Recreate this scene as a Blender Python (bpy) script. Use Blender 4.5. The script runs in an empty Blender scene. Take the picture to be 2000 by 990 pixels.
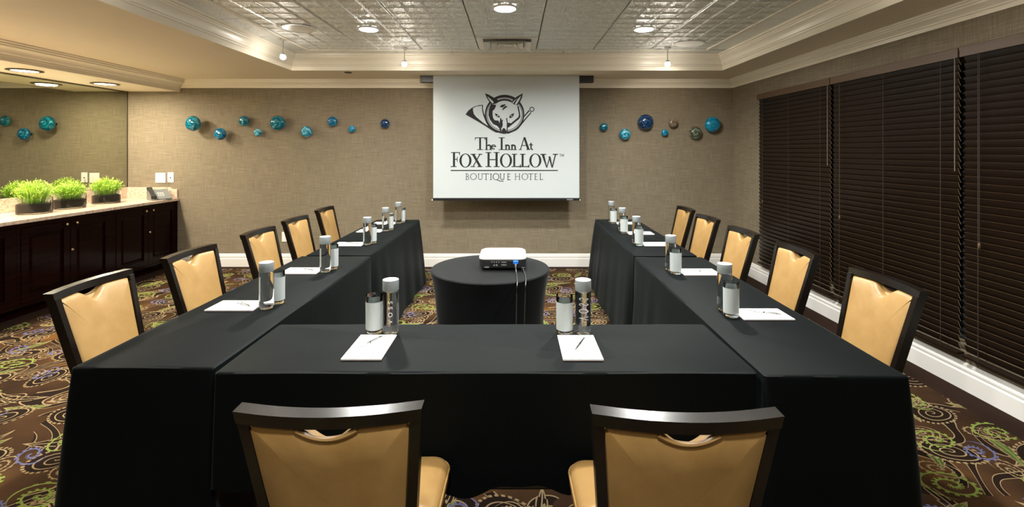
import bpy, bmesh, math, random
from mathutils import Vector, Matrix
from mathutils.geometry import tessellate_polygon

random.seed(7)
S = bpy.context.scene
COL = S.collection
PI = math.pi

# ------------------------------------------------------------------ camera, world, exposure, lights
CAM_H, FOC = 1.55, 930.0
cam = bpy.data.cameras.new('camera')
cam.sensor_fit = 'HORIZONTAL'
cam.sensor_width = 36.0
cam.lens = 36.0 * FOC / 2000.0
cam.shift_x = -0.002
cam.shift_y = -(495.0 - 295.3) / 2000.0
cam.clip_start = 0.05
camo = bpy.data.objects.new('camera', cam)
COL.objects.link(camo)
camo.location = (0, 0, CAM_H)
camo.rotation_euler = (PI / 2, 0, 0)
S.camera = camo

W = bpy.data.worlds.new('world')
S.world = W
W.use_nodes = True
W.node_tree.nodes['Background'].inputs[0].default_value = (0.02, 0.024, 0.03, 1)
W.node_tree.nodes['Background'].inputs[1].default_value = 0.3

S.view_settings.view_transform = 'Standard'
S.view_settings.look = 'None'
S.view_settings.exposure = 0.36
S.view_settings.gamma = 1.0
S.view_settings.use_curve_mapping = False
S.cycles.use_denoising = True
S.cycles.max_bounces = 10
S.cycles.diffuse_bounces = 5
S.cycles.glossy_bounces = 6
S.cycles.transmission_bounces = 10
S.cycles.transparent_max_bounces = 12
S.cycles.blur_glossy = 0.6
S.cycles.sample_clamp_indirect = 6.0

DOWNLIGHT_W = 44.0      # recessed ceiling lamps
DOWNLIGHT_C = (1.0, 0.99, 0.94)
REAR_FILL_C = (1.0, 0.84, 0.62)   # warm pair added out of view behind the near chairs
COUNTER_W = 31.0        # lamps under the low soffit
COUNTER_C = (1.0, 0.88, 0.69)
SPOT_W = 18.0           # small aimed spots
SPOT_C = (1.0, 0.88, 0.72)
BULB_W = 3.0            # light the bare spot bulbs spill sideways

# room numbers
YB, YF = 6.42, -2.4            # back wall, wall behind the camera
XR, XL = 2.95, -5.22           # window wall, mirror wall
ZS, ZC, ZL = 2.51, 2.679, 2.354  # soffit, tile ceiling, low soffit over the counter
TX0, TX1, TY0, TY1 = -2.617, 2.457, -1.7, 5.60   # tray opening
T = 0.634
GX0 = -2.29
ROWS = [5.295, 4.705, 4.067, 3.433, 2.799, 2.165, 1.531, 0.897, 0.263, -0.371, -1.005]

# ------------------------------------------------------------------ node helpers
def new_mat(name):
    m = bpy.data.materials.new(name)
    m.use_nodes = True
    nt = m.node_tree
    return m, nt, nt.nodes['Principled BSDF']

def P(b, **kw):
    names = dict(color='Base Color', rough='Roughness', metal='Metallic', trans='Transmission Weight', ior='IOR',
                 coat='Coat Weight', coatr='Coat Roughness', sheen='Sheen Weight', sheenr='Sheen Roughness',
                 spec='Specular IOR Level', alpha='Alpha', emit='Emission Strength', ecol='Emission Color', sub='Subsurface Weight')
    for k, v in kw.items():
        s = b.inputs[names[k]]
        if isinstance(v, tuple) and len(v) == 3:
            v = (*v, 1)
        s.default_value = v

def simple(name, color, rough=0.5, **kw):
    m, nt, b = new_mat(name)
    P(b, color=color, rough=rough, **kw)
    return m

class E:
    """a float socket with arithmetic"""
    nt = None
    def __init__(s, v): s.v = v
    def __add__(a, b): return M('ADD', a, b)
    def __radd__(a, b): return M('ADD', b, a)
    def __sub__(a, b): return M('SUBTRACT', a, b)
    def __rsub__(a, b): return M('SUBTRACT', b, a)
    def __mul__(a, b): return M('MULTIPLY', a, b)
    def __rmul__(a, b): return M('MULTIPLY', b, a)
    def __truediv__(a, b): return M('DIVIDE', a, b)
    def __lt__(a, b): return M('LESS_THAN', a, b)
    def __gt__(a, b): return M('GREATER_THAN', a, b)

def M(op, *args):
    n = E.nt.nodes.new('ShaderNodeMath')
    n.operation = op
    for i, a in enumerate(args):
        if isinstance(a, E):
            E.nt.links.new(a.v, n.inputs[i])
        else:
            n.inputs[i].default_value = a
    return E(n.outputs[0])

def node(nt, typ, **kw):
    n = nt.nodes.new(typ)
    for k, v in kw.items():
        setattr(n, k, v)
    return n

def coords(nt, scale=(1, 1, 1), kind='Object'):
    tc = node(nt, 'ShaderNodeTexCoord')
    mp = node(nt, 'ShaderNodeMapping')
    mp.inputs['Scale'].default_value = scale
    nt.links.new(tc.outputs[kind], mp.inputs[0])
    return mp.outputs[0]

def noise(nt, vec, scale, detail=3, rough=0.5):
    n = node(nt, 'ShaderNodeTexNoise')
    n.inputs['Scale'].default_value = scale
    n.inputs['Detail'].default_value = detail
    n.inputs['Roughness'].default_value = rough
    nt.links.new(vec, n.inputs['Vector'])
    return n.outputs['Fac']

def ramp(nt, fac, stops):
    r = node(nt, 'ShaderNodeValToRGB')
    el = r.color_ramp.elements
    while len(el) > len(stops):
        el.remove(el[-1])
    while len(el) < len(stops):
        el.new(0.5)
    for e, (p, c) in zip(el, stops):
        e.position = p
        e.color = (*c, 1)
    nt.links.new(fac, r.inputs[0])
    return r.outputs[0]

def mix(nt, fac, a, b, mode='MIX'):
    n = node(nt, 'ShaderNodeMix', data_type='RGBA', blend_type=mode)
    for sock, v in ((n.inputs[0], fac), (n.inputs[6], a), (n.inputs[7], b)):
        if isinstance(v, E): v = v.v
        if isinstance(v, (int, float)): sock.default_value = v
        elif isinstance(v, tuple): sock.default_value = (*v, 1)
        else: nt.links.new(v, sock)
    return n.outputs[2]

def bump(nt, b, height, strength=0.3, dist=0.01):
    n = node(nt, 'ShaderNodeBump')
    n.inputs['Strength'].default_value = strength
    n.inputs['Distance'].default_value = dist
    nt.links.new(height.v if isinstance(height, E) else height, n.inputs['Height'])
    nt.links.new(n.outputs[0], b.inputs['Normal'])

# ------------------------------------------------------------------ materials
def m_grasscloth():
    m, nt, b = new_mat('grasscloth')
    E.nt = nt
    h = noise(nt, coords(nt, (5, 5, 170)), 1.0, 4, 0.6)
    v = noise(nt, coords(nt, (150, 150, 5)), 1.0, 4, 0.6)
    big = noise(nt, coords(nt, (1.5, 1.5, 1.5)), 1.0, 3)
    s = E(h) * 0.55 + E(v) * 0.45
    c = ramp(nt, s.v, [(0.34, (0.130, 0.104, 0.067)), (0.5, (0.212, 0.177, 0.120)), (0.66, (0.32, 0.272, 0.192))])
    c = mix(nt, 0.25, c, ramp(nt, big, [(0.3, (0.17, 0.14, 0.10)), (0.7, (0.245, 0.20, 0.145))]))
    nt.links.new(c, b.inputs['Base Color'])
    P(b, rough=0.8, spec=0.25)
    bump(nt, b, s, 0.25, 0.004)
    return m

def m_noise(name, c0, c1, scale, rough=0.5, bs=0.0, bd=0.002, bscale=None, **kw):
    m, nt, b = new_mat(name)
    v = coords(nt)
    f = noise(nt, v, scale, 4, 0.6)
    nt.links.new(ramp(nt, f, [(0.3, c0), (0.7, c1)]), b.inputs['Base Color'])
    P(b, rough=rough, **kw)
    if bs:
        bump(nt, b, noise(nt, v, bscale or scale, 3), bs, bd)
    return m

def m_cloth():
    m, nt, b = new_mat('black_table_linen')
    E.nt = nt
    v = coords(nt)
    weave = noise(nt, coords(nt, (700, 700, 700)), 1.0, 1)
    wr = noise(nt, coords(nt, (9, 9, 3)), 1.0, 3)
    nt.links.new(ramp(nt, weave, [(0.3, (0.0015, 0.0025, 0.0029)), (0.7, (0.0029, 0.0044, 0.0049))]), b.inputs['Base Color'])
    P(b, rough=0.55, spec=0.065, sheen=0.05, sheenr=0.35)
    b.inputs['Sheen Tint'].default_value = (0.72, 0.92, 1.0, 1)
    bump(nt, b, E(weave) * 0.25 + E(wr) * 0.9, 0.35, 0.004)
    return m

def m_vinyl():
    m, nt, b = new_mat('tan_vinyl')
    E.nt = nt
    v = coords(nt)
    f = noise(nt, v, 7.0, 4, 0.6)
    nt.links.new(ramp(nt, f, [(0.3, (0.265, 0.152, 0.047)), (0.7, (0.34, 0.207, 0.076))]), b.inputs['Base Color'])
    P(b, rough=0.42, spec=0.35, coat=0.08, coatr=0.3)
    bump(nt, b, E(noise(nt, v, 260, 2)) * 0.4 + E(noise(nt, v, 9, 2)), 0.12, 0.004)
    return m

def m_tile():
    m, nt, b = new_mat('pressed_tin_tile')
    E.nt = nt
    v = coords(nt)
    f1 = noise(nt, v, 60, 3, 0.6)
    f2 = noise(nt, v, 190, 1)
    nt.links.new(ramp(nt, f1, [(0.3, (0.86, 0.89, 0.86)), (0.7, (0.93, 0.96, 0.93))]), b.inputs['Base Color'])
    P(b, rough=0.2, metal=0.6, spec=0.7)
    bump(nt, b, E(f1) + E(f2) * 0.5, 1.0, 0.016)
    return m

def m_stone():
    m, nt, b = new_mat('granite_counter')
    v = coords(nt)
    f = noise(nt, v, 38, 6, 0.7)
    nt.links.new(ramp(nt, f, [(0.32, (0.30, 0.20, 0.14)), (0.48, (0.62, 0.47, 0.36)), (0.7, (0.75, 0.62, 0.50))]), b.inputs['Base Color'])
    P(b, rough=0.22)
    return m

def m_wood(name, c0, c1, rough=0.32, scale=(1, 1, 14), spec=0.3):
    m, nt, b = new_mat(name)
    f = noise(nt, coords(nt, scale), 3.0, 4)
    nt.links.new(ramp(nt, f, [(0.3, c0), (0.7, c1)]), b.inputs['Base Color'])
    P(b, rough=rough, spec=spec)
    return m

def m_carpet():
    m, nt, b = new_mat('paisley_carpet')
    E.nt = nt
    tc = node(nt, 'ShaderNodeTexCoord')
    sx = node(nt, 'ShaderNodeSeparateXYZ')
    nt.links.new(tc.outputs['Object'], sx.inputs[0])
    # a gentle warp so curls are not mechanical
    wn = node(nt, 'ShaderNodeTexNoise')
    wn.inputs['Scale'].default_value = 2.2
    wn.inputs['Detail'].default_value = 1
    nt.links.new(tc.outputs['Object'], wn.inputs['Vector'])
    ws = node(nt, 'ShaderNodeSeparateColor')
    nt.links.new(wn.outputs['Color'], ws.inputs[0])
    X0, Y0 = E(sx.outputs[0]), E(sx.outputs[1])
    x = X0 + (E(ws.outputs[0]) - 0.5) * 0.10
    y = Y0 + (E(ws.outputs[1]) - 0.5) * 0.10

    def cell(cs, ox, oy, seed):
        u, v = (x + ox) / cs, (y + oy) / cs
        iv = M('FLOOR', v)
        u = u + M('FRACT', iv * 0.5)
        iu = M('FLOOR', u)
        cv = node(nt, 'ShaderNodeCombineXYZ')
        nt.links.new(iu.v, cv.inputs[0]); nt.links.new(iv.v, cv.inputs[1])
        cv.inputs[2].default_value = seed
        wn_ = node(nt, 'ShaderNodeTexWhiteNoise', noise_dimensions='3D')
        nt.links.new(cv.outputs[0], wn_.inputs['Vector'])
        sc = node(nt, 'ShaderNodeSeparateColor')
        nt.links.new(wn_.outputs['Color'], sc.inputs[0])
        r1, r2, r3 = E(sc.outputs[0]), E(sc.outputs[1]), E(sc.outputs[2])
        fx = (u - iu - 0.5 - (r1 - 0.5) * 0.25) * cs
        fy = (v - iv - 0.5 - (r2 - 0.5) * 0.25) * cs
        a = r3 * 2.2 - 0.6
        ca, sa = M('COSINE', a), M('SINE', a)
        return fx * ca + fy * sa, fy * ca - fx * sa, r1, r2

    def both(a, c): return M('MULTIPLY', a, c)
    def either(a, c): return M('MAXIMUM', a, c)

    def curl(lx, ly, pitch, R, w, teeth, tl):
        """spiral line of width w with a fringe of teeth on its outer side"""
        lx2 = lx * 0.72
        r = M('SQRT', lx2 * lx2 + ly * ly)
        th = M('ARCTAN2', ly, lx2)
        p = r / pitch - th / (2 * PI)
        d = (M('FRACT', p) - 0.5) * pitch
        line = M('ABSOLUTE', d) < w
        fr = both(both(d > 0.0, d < tl), M('SINE', th * teeth) > 0.1)
        return both(either(line, fr), r < R), r, th, d

    def leaf(lx, ly, L, wd):
        t = lx / L
        c = ly - lx * lx * 1.1 - 0.02
        half = (1.0 - t * t) * wd * (0.8 + 0.35 * M('FRACT', t * 3.0))
        ins = both(M('ABSOLUTE', c) < half, M('ABSOLUTE', t) < 1.0)
        core = both(M('ABSOLUTE', c) < half - 0.006, M('ABSOLUTE', t) < 0.97)
        return ins, core, both(M('ABSOLUTE', c) < 0.003, core)

    base = ramp(nt, noise(nt, tc.outputs['Object'], 1.7, 3), [(0.34, (0.018, 0.0085, 0.0045)), (0.47, (0.042, 0.020, 0.0085)),
                                                            (0.58, (0.062, 0.030, 0.012)), (0.70, (0.135, 0.062, 0.016))])
    speck = noise(nt, tc.outputs['Object'], 420, 1)
    col = mix(nt, 0.35, base, mix(nt, 1.0, base, ramp(nt, speck, [(0.3, (0.4, 0.4, 0.4)), (0.7, (1.6, 1.6, 1.6))]), 'MULTIPLY'))
    cream, dark, green, lime, blue = (0.30, 0.215, 0.115), (0.014, 0.007, 0.004), (0.075, 0.105, 0.026), (0.20, 0.26, 0.055), (0.115, 0.120, 0.25)

    # flowing stems
    fl = noise(nt, tc.outputs['Object'], 1.5, 1)
    g = M('FRACT', E(fl) * 12.0)
    keep = noise(nt, tc.outputs['Object'], 2.3, 1)
    on = E(keep) > 0.47
    col = mix(nt, both(on, M('ABSOLUTE', g - 0.5) < 0.16), col, dark)
    col = mix(nt, both(on, M('ABSOLUTE', M('ABSOLUTE', g - 0.5) - 0.17) < 0.020), col, cream)
    # big dark leaves with cream edge
    lx, ly, r1, r2 = cell(0.46, 0.13, 0.05, 3.0)
    i_, c_, v_ = leaf(lx, ly, 0.20, 0.034)
    col = mix(nt, i_, col, cream); col = mix(nt, c_, col, dark); col = mix(nt, v_, col, cream)
    # green leaves
    lx, ly, r1, r2 = cell(0.44, 0.31, 0.40, 5.0)
    i_, c_, v_ = leaf(lx, ly, 0.13, 0.030)
    col = mix(nt, i_, col, cream); col = mix(nt, c_, col, green); col = mix(nt, v_, col, lime)
    # cream paisley heads: dark drop with scroll inside and a bead edge
    lx, ly, r1, r2 = cell(0.42, 0.02, 0.33, 9.0)
    ln, r, th, d = curl(lx, ly, 0.034, 0.092, 0.0030, 15.0, 0.0)
    col = mix(nt, r < 0.096, col, dark)
    col = mix(nt, ln, col, cream)
    bead = both(both(r > 0.094, r < 0.106), M('SINE', th * 26.0) > -0.2)
    col = mix(nt, bead, col, cream)
    lx, ly, r1, r2 = cell(0.33, 0.21, 0.17, 21.0)
    ln, r, th, d = curl(lx, ly, 0.026, 0.070, 0.0024, 17.0, 0.007)
    col = mix(nt, both(ln, r2 > 0.15), col, cream)
    # lime scrolls
    lx, ly, r1, r2 = cell(0.42, 0.47, 0.14, 13.0)
    ln, r, th, d = curl(lx, ly, 0.045, 0.095, 0.0040, 15.0, 0.014)
    col = mix(nt, both(ln, r1 > 0.25), col, lime)
    # blue gear scrolls
    lx, ly, r1, r2 = cell(0.41, 0.22, 0.21, 17.0)
    ln, r, th, d = curl(lx, ly, 0.046, 0.072, 0.0038, 13.0, 0.014)
    col = mix(nt, both(ln, r2 > 0.2), col, blue)
    # plain border along the walls
    brd = either(either(X0 > 2.725, X0 < -4.44), Y0 > 6.28)
    col = mix(nt, brd, col, (0.022, 0.011, 0.007))
    nt.links.new(col, b.inputs['Base Color'])
    P(b, rough=0.95, spec=0.1)
    bump(nt, b, speck, 0.5, 0.004)
    return m

MT = dict(
    wall=m_grasscloth(),
    carpet=m_carpet(),
    soffit=m_noise('soffit_paint', (0.84, 0.74, 0.58), (0.86, 0.76, 0.60), 4, 0.6),
    crown=simple('crown_paint', (0.86, 0.80, 0.67), 0.33),
    trim=simple('baseboard_paint', (0.76, 0.74, 0.70), 0.35),
    tile=m_tile(),
    ceil_back=simple('ceiling_backing', (0.05, 0.045, 0.04), 0.9),
    cloth=m_cloth(),
    stretch=m_noise('black_stretch_fabric', (0.0028, 0.0038, 0.0046), (0.0046, 0.006, 0.0072), 500, 0.5, 0.2, 0.001, sheen=0.07, sheenr=0.35, spec=0.12),
    vinyl=m_vinyl(),
    frame=m_noise('espresso_chair_frame', (0.0045, 0.0030, 0.0022), (0.0075, 0.0050, 0.0036), 30, 0.24, spec=0.4),
    tabletop=simple('table_laminate', (0.30, 0.24, 0.17), 0.5),
    leg=simple('table_leg_steel', (0.10, 0.10, 0.10), 0.4, metal=0.8),
    cabinet=m_wood('mahogany_cabinet', (0.0042, 0.0009, 0.0007), (0.0095, 0.0018, 0.0014), 0.16, spec=0.06),
    stone=m_stone(),
    mirror=simple('mirror_glass', (0.52, 0.54, 0.45), 0.01, metal=1.0),
    bronze=simple('bronze_channel', (0.10, 0.085, 0.06), 0.35, metal=0.6),
    slat=m_wood('espresso_slat', (0.0075, 0.0040, 0.0024), (0.014, 0.0075, 0.0045), 0.34, (4, 1, 60)),
    slat_edge_lit=simple('slat_edge_lit', (0.085, 0.050, 0.022), 0.4),  # long edges coloured lighter to stand in for light they catch
    slat_end=simple('lit_slat_end_grain', (0.42, 0.28, 0.14), 0.5),  # raw wood ends, paled further to look lit
    valance=m_wood('brown_valance', (0.075, 0.045, 0.026), (0.105, 0.065, 0.038), 0.4, (4, 1, 60)),
    cord=simple('blind_cord', (0.035, 0.024, 0.016), 0.7),
    dark=simple('window_dark', (0.004, 0.004, 0.005), 0.1),
    white=simple('white_plastic', (0.80, 0.79, 0.76), 0.4),
    paper=simple('white_paper', (0.88, 0.88, 0.87), 0.6),
    card=simple('pink_backing_card', (0.55, 0.36, 0.36), 0.7),
    chrome=simple('silver_pen', (0.55, 0.56, 0.57), 0.22, metal=1.0),
    glass=simple('clear_glass', (0.96, 0.99, 0.98), 0.0, trans=1.0, ior=1.45),
    water=simple('water_bottle_clear', (0.97, 0.99, 1.0), 0.0, trans=1.0, ior=1.34),
    vase=simple('vase_glass', (0.90, 0.98, 0.95), 0.0, trans=1.0, ior=1.45),
    frost=simple('frosted_band', (0.63, 0.685, 0.685), 0.55, trans=0.35, ior=1.2),
    cap=simple('grey_bottle_cap', (0.23, 0.26, 0.27), 0.42, metal=0.25),
    cap_top=simple('pale_cap_top', (0.62, 0.66, 0.68), 0.4),
    ink=simple('black_print', (0.012, 0.010, 0.012), 0.8),
    inkwhite=simple('white_print', (0.75, 0.76, 0.74), 0.5),
    screen=simple('screen_fabric', (0.52, 0.565, 0.575), 0.9, spec=0.1),
    black=simple('black_metal', (0.010, 0.010, 0.011), 0.35),
    grey=simple('grey_plastic', (0.16, 0.17, 0.17), 0.4),
    charcoal=simple('charcoal_plastic', (0.022, 0.024, 0.025), 0.35),
    cable=simple('cable_sheath', (0.045, 0.046, 0.046), 0.35),
    wand=simple('pale_wand', (0.17, 0.14, 0.115), 0.35),
    blue=simple('blue_connector', (0.02, 0.16, 0.75), 0.35),
    brass=simple('brass_knob', (0.62, 0.47, 0.26), 0.25, metal=1.0),
    soil=m_noise('dark_soil', (0.003, 0.002, 0.0008), (0.015, 0.009, 0.003), 60, 0.7, 0.5, 0.004),
    grass=None,
    vent=simple('vent_enamel', (0.80, 0.79, 0.73), 0.35),
)
def m_grass():
    m, nt, b = new_mat('lime_grass')
    sx = node(nt, 'ShaderNodeSeparateXYZ')
    tc = node(nt, 'ShaderNodeTexCoord')
    nt.links.new(tc.outputs['Object'], sx.inputs[0])
    E.nt = nt
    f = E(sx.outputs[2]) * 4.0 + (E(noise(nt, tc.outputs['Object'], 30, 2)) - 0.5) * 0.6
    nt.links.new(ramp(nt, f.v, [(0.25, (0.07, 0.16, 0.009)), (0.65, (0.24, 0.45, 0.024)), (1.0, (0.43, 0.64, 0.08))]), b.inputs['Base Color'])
    P(b, rough=0.5, sub=0.0)
    b.inputs['Transmission Weight'].default_value = 0.0
    return m
MT['grass'] = m_grass()

def emit(name, color, strength):
    m, nt, b = new_mat(name)
    P(b, color=(0.8, 0.8, 0.8), ecol=color, emit=strength)
    return m
MT['lamp_cool'] = emit('downlight_glow', DOWNLIGHT_C, 24)
MT['lamp_warm'] = emit('counter_lamp_glow', (1.0, 0.86, 0.62), 7)
MT['lamp_spot'] = emit('spot_bulb_glow', (1.0, 0.95, 0.88), 70)

def m_artglass(name, c0, c1, c2, rings=26.0, trans=0.0, metal=0.0):
    m, nt, b = new_mat(name)
    E.nt = nt
    tc = node(nt, 'ShaderNodeTexCoord')
    sx = node(nt, 'ShaderNodeSeparateXYZ')
    nt.links.new(tc.outputs['Object'], sx.inputs[0])
    x, z = E(sx.outputs[0]), E(sx.outputs[2])
    n = E(noise(nt, tc.outputs['Object'], 16, 3))
    r = M('SQRT', x * x + z * z) * rings + n * 2.2 + M('ARCTAN2', z, x) * 0.16
    s = M('FRACT', r)
    s = M('ABSOLUTE', s - 0.5) * 2.0
    nt.links.new(ramp(nt, s.v, [(0.0, c0), (0.5, c1), (1.0, c2)]), b.inputs['Base Color'])
    P(b, rough=0.1, coat=1.0, coatr=0.03, trans=trans, ior=1.4, metal=metal)
    return m
ART = dict(
    teal=m_artglass('teal_swirl_glass', (0.0, 0.075, 0.14), (0.0, 0.145, 0.23), (0.02, 0.28, 0.36), 20, 0.2),
    blue=m_artglass('cobalt_glass', (0.0, 0.05, 0.14), (0.0, 0.11, 0.25), (0.02, 0.24, 0.36), 22),
    sky=m_artglass('sky_marbled_glass', (0.0, 0.13, 0.25), (0.02, 0.27, 0.40), (0.22, 0.52, 0.60), 14),
    navy=m_artglass('navy_glass', (0.003, 0.010, 0.035), (0.006, 0.03, 0.10), (0.02, 0.09, 0.20), 24),
    azure=m_artglass('azure_glass', (0.0, 0.13, 0.27), (0.0, 0.20, 0.36), (0.01, 0.27, 0.44), 18),
    bronze=m_artglass('bronze_glass', (0.10, 0.07, 0.045), (0.17, 0.13, 0.09), (0.24, 0.19, 0.14), 12),
    olive=m_artglass('olive_teal_glass', (0.06, 0.055, 0.03), (0.10, 0.075, 0.04), (0.14, 0.36, 0.32), 15),
)

# ------------------------------------------------------------------ mesh helpers
def tag(o, label=None, cat=None, group=None, kind=None):
    if label: o['label'] = label
    if cat: o['category'] = cat
    if group: o['group'] = group
    if kind: o['kind'] = kind
    return o

def thing(name, label, cat, loc=(0, 0, 0), rz=0.0, group=None):
    o = bpy.data.objects.new(name, None)
    o.empty_display_size = 0.1
    COL.objects.link(o)
    o.location = loc
    o.rotation_euler = (0, 0, rz)
    return tag(o, label, cat, group)

class B:
    def __init__(s): s.bm = bmesh.new()
    def face(s, vs, mi=0):
        try:
            f = s.bm.faces.new(vs)
            f.material_index = mi
            return f
        except ValueError:
            return None
    def box(s, x0, x1, y0, y1, z0, z1, mi=0, bev=0.0):
        v = [s.bm.verts.new((x, y, z)) for z in (z0, z1) for y in (y0, y1) for x in (x0, x1)]
        fs = [s.face([v[i] for i in q], mi) for q in ((0, 2, 3, 1), (4, 5, 7, 6), (0, 1, 5, 4), (2, 6, 7, 3), (0, 4, 6, 2), (1, 3, 7, 5))]
        if bev:
            ed = list({e for f in fs for e in f.edges})
            bmesh.ops.bevel(s.bm, geom=ed, offset=bev, segments=2, affect='EDGES', profile=0.5)
        return s
    def ring_loft(s, rings, cap0=True, cap1=True, closed=True, mi=0):
        vr = [[s.bm.verts.new(p) for p in r] for r in rings]
        n = len(vr[0])
        for a, c in zip(vr, vr[1:]):
            for i in range(n if closed else n - 1):
                j = (i + 1) % n
                s.face([a[i], a[j], c[j], c[i]], mi)
        if cap0: s.face(list(reversed(vr[0])), mi)
        if cap1: s.face(vr[-1], mi)
        return s
    def lathe(s, prof, n=24, c=(0, 0, 0), cap0=True, cap1=True, axis='z', mi=0):
        rings = []
        for r, h in prof:
            ring = []
            for i in range(n):
                a = 2 * PI * i / n
                if axis == 'z': ring.append((c[0] + r * math.cos(a), c[1] + r * math.sin(a), c[2] + h))
                elif axis == 'y': ring.append((c[0] + r * math.cos(a), c[1] + h, c[2] - r * math.sin(a)))
                else: ring.append((c[0] + h, c[1] + r * math.cos(a), c[2] + r * math.sin(a)))
            rings.append(ring)
        return s.ring_loft(rings, cap0, cap1, True, mi)
    def tube(s, pts, r, n=8, mi=0):
        pts = [Vector(p) for p in pts]
        rings = []
        up = Vector((0, 0, 1))
        for i, p in enumerate(pts):
            d = (pts[min(i + 1, len(pts) - 1)] - pts[max(i - 1, 0)]).normalized()
            a = d.cross(up)
            if a.length < 1e-3: a = d.cross(Vector((1, 0, 0)))
            a.normalize()
            c = a.cross(d)
            rr = r[i] if isinstance(r, (list, tuple)) else r
            rings.append([p + (a * math.cos(2 * PI * k / n) + c * math.sin(2 * PI * k / n)) * rr for k in range(n)])
        return s.ring_loft(rings, mi=mi)
    def bar(s, p0, p1, w0, d0, w1=None, d1=None, mi=0):
        """tapered box bar with width along x and depth along y"""
        w1 = w0 if w1 is None else w1
        d1 = d0 if d1 is None else d1
        rings = []
        for p, w, d in ((p0, w0, d0), (p1, w1, d1)):
            rings.append([(p[0] - w / 2, p[1] - d / 2, p[2]), (p[0] + w / 2, p[1] - d / 2, p[2]), (p[0] + w / 2, p[1] + d / 2, p[2]), (p[0] - w / 2, p[1] + d / 2, p[2])])
        return s.ring_loft(rings, mi=mi)
    def poly(s, pts, mi=0):
        return s.face([s.bm.verts.new(p) for p in pts], mi)
    def obj(s, name, mat, parent=None, smooth=False, loc=None, kind=None, label=None, angle=40, fixn=True):
        if fixn:
            bmesh.ops.recalc_face_normals(s.bm, faces=s.bm.faces)
        me = bpy.data.meshes.new(name)
        s.bm.to_mesh(me)
        s.bm.free()
        for m in (mat if isinstance(mat, (list, tuple)) else [mat]):
            me.materials.append(m)
        if smooth:
            me.shade_smooth()
            me.set_sharp_from_angle(angle=math.radians(angle))
        o = bpy.data.objects.new(name, me)
        COL.objects.link(o)
        if parent: o.parent = parent
        if loc: o.location = loc
        if kind: o['kind'] = kind
        if label: o['label'] = label
        return o

def dup(root, loc, rz, label, group=None):
    r = root.copy()
    COL.objects.link(r)
    r.location = loc
    r.rotation_euler = (0, 0, rz)
    r['label'] = label
    if group: r['group'] = group
    for ch in list(root.children):
        c = ch.copy(); COL.objects.link(c); c.parent = r
        for g in ch.children:
            d = g.copy(); COL.objects.link(d); d.parent = c
    return r

def lamp(name, typ, loc, power, color, parent=None, **kw):
    l = bpy.data.lights.new(name, typ)
    l.energy = power
    l.color = color
    for k, v in kw.items():
        setattr(l, k, v)
    o = bpy.data.objects.new(name, l)
    COL.objects.link(o)
    o.location = loc
    if parent: o.parent = parent
    return o

def aim(o, target):
    d = Vector(target) - Vector(o.location)
    o.rotation_euler = d.to_track_quat('-Z', 'Y').to_euler()

def sweep(name, path, prof, mat, closed=False, smooth=True, parent=None, kind='structure'):
    """profile (distance to the right of the path, height) swept along a mitred path"""
    n = len(path)
    rings = []
    for i in range(n):
        p = Vector(path[i])
        ds = []
        if closed or i > 0: ds.append((p - Vector(path[i - 1])).normalized())
        if closed or i < n - 1: ds.append((Vector(path[(i + 1) % n]) - p).normalized())
        ns = [Vector((d.y, -d.x)) for d in ds]
        if len(ns) == 2:
            m = (ns[0] + ns[1]).normalized()
            m = m / m.dot(ns[0])
        else:
            m = ns[0]
        rings.append([(p.x + m.x * d, p.y + m.y * d, z) for d, z in prof])
    if closed: rings.append(rings[0])
    b = B()
    vr = [[b.bm.verts.new(q) for q in r] for r in rings]
    k = len(prof)
    for a, c in zip(vr, vr[1:]):
        for i in range(k - 1):
            b.face([a[i], a[i + 1], c[i + 1], c[i]])
    if not closed:
        b.face(vr[0]); b.face(list(reversed(vr[-1])))
    bmesh.ops.remove_doubles(b.bm, verts=b.bm.verts, dist=1e-5)
    return b.obj(name, mat, parent, smooth, kind=kind, angle=25)

# ------------------------------------------------------------------ room shell
B().box(XL - .2, XR + .2, YF - .1, YB + .1, -.12, 0).obj('floor', MT['carpet'], kind='structure')
B().box(XL - .2, XR + .2, YB, YB + .12, 0, 2.8).obj('wall_back', MT['wall'], kind='structure')
B().box(XL - .2, XR + .2, YF - .12, YF, 0, 2.8).obj('wall_front', MT['wall'], kind='structure')
B().box(XL - .12, XL, YF, YB, 0, 2.8).obj('wall_left', MT['wall'], kind='structure')
WY0, WY1, WZ0, WZ1 = 1.92, 5.56, 0.30, 2.14
b = B()
b.box(XR, XR + .12, YF, WY0, 0, 2.8); b.box(XR, XR + .12, WY1, YB, 0, 2.8)
b.box(XR, XR + .12, WY0, WY1, 0, WZ0); b.box(XR, XR + .12, WY0, WY1, WZ1, 2.8)
b.obj('wall_right', MT['wall'], kind='structure')
for k in range(3):
    y0 = WY0 + (WY1 - WY0) / 3 * k
    y1 = y0 + (WY1 - WY0) / 3
    b = B()
    b.box(XR + .05, XR + .09, y0, y0 + .05, WZ0, WZ1); b.box(XR + .05, XR + .09, y1 - .05, y1, WZ0, WZ1)
    b.box(XR + .05, XR + .09, y0 + .05, y1 - .05, WZ0, WZ0 + .05); b.box(XR + .05, XR + .09, y0 + .05, y1 - .05, WZ1 - .05, WZ1)
    w = b.obj('window_%d' % (k + 1), MT['charcoal'], kind='structure')
    B().box(XR + .065, XR + .072, y0 + .05, y1 - .05, WZ0 + .05, WZ1 - .05).obj('pane', MT['dark'], w)

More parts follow.
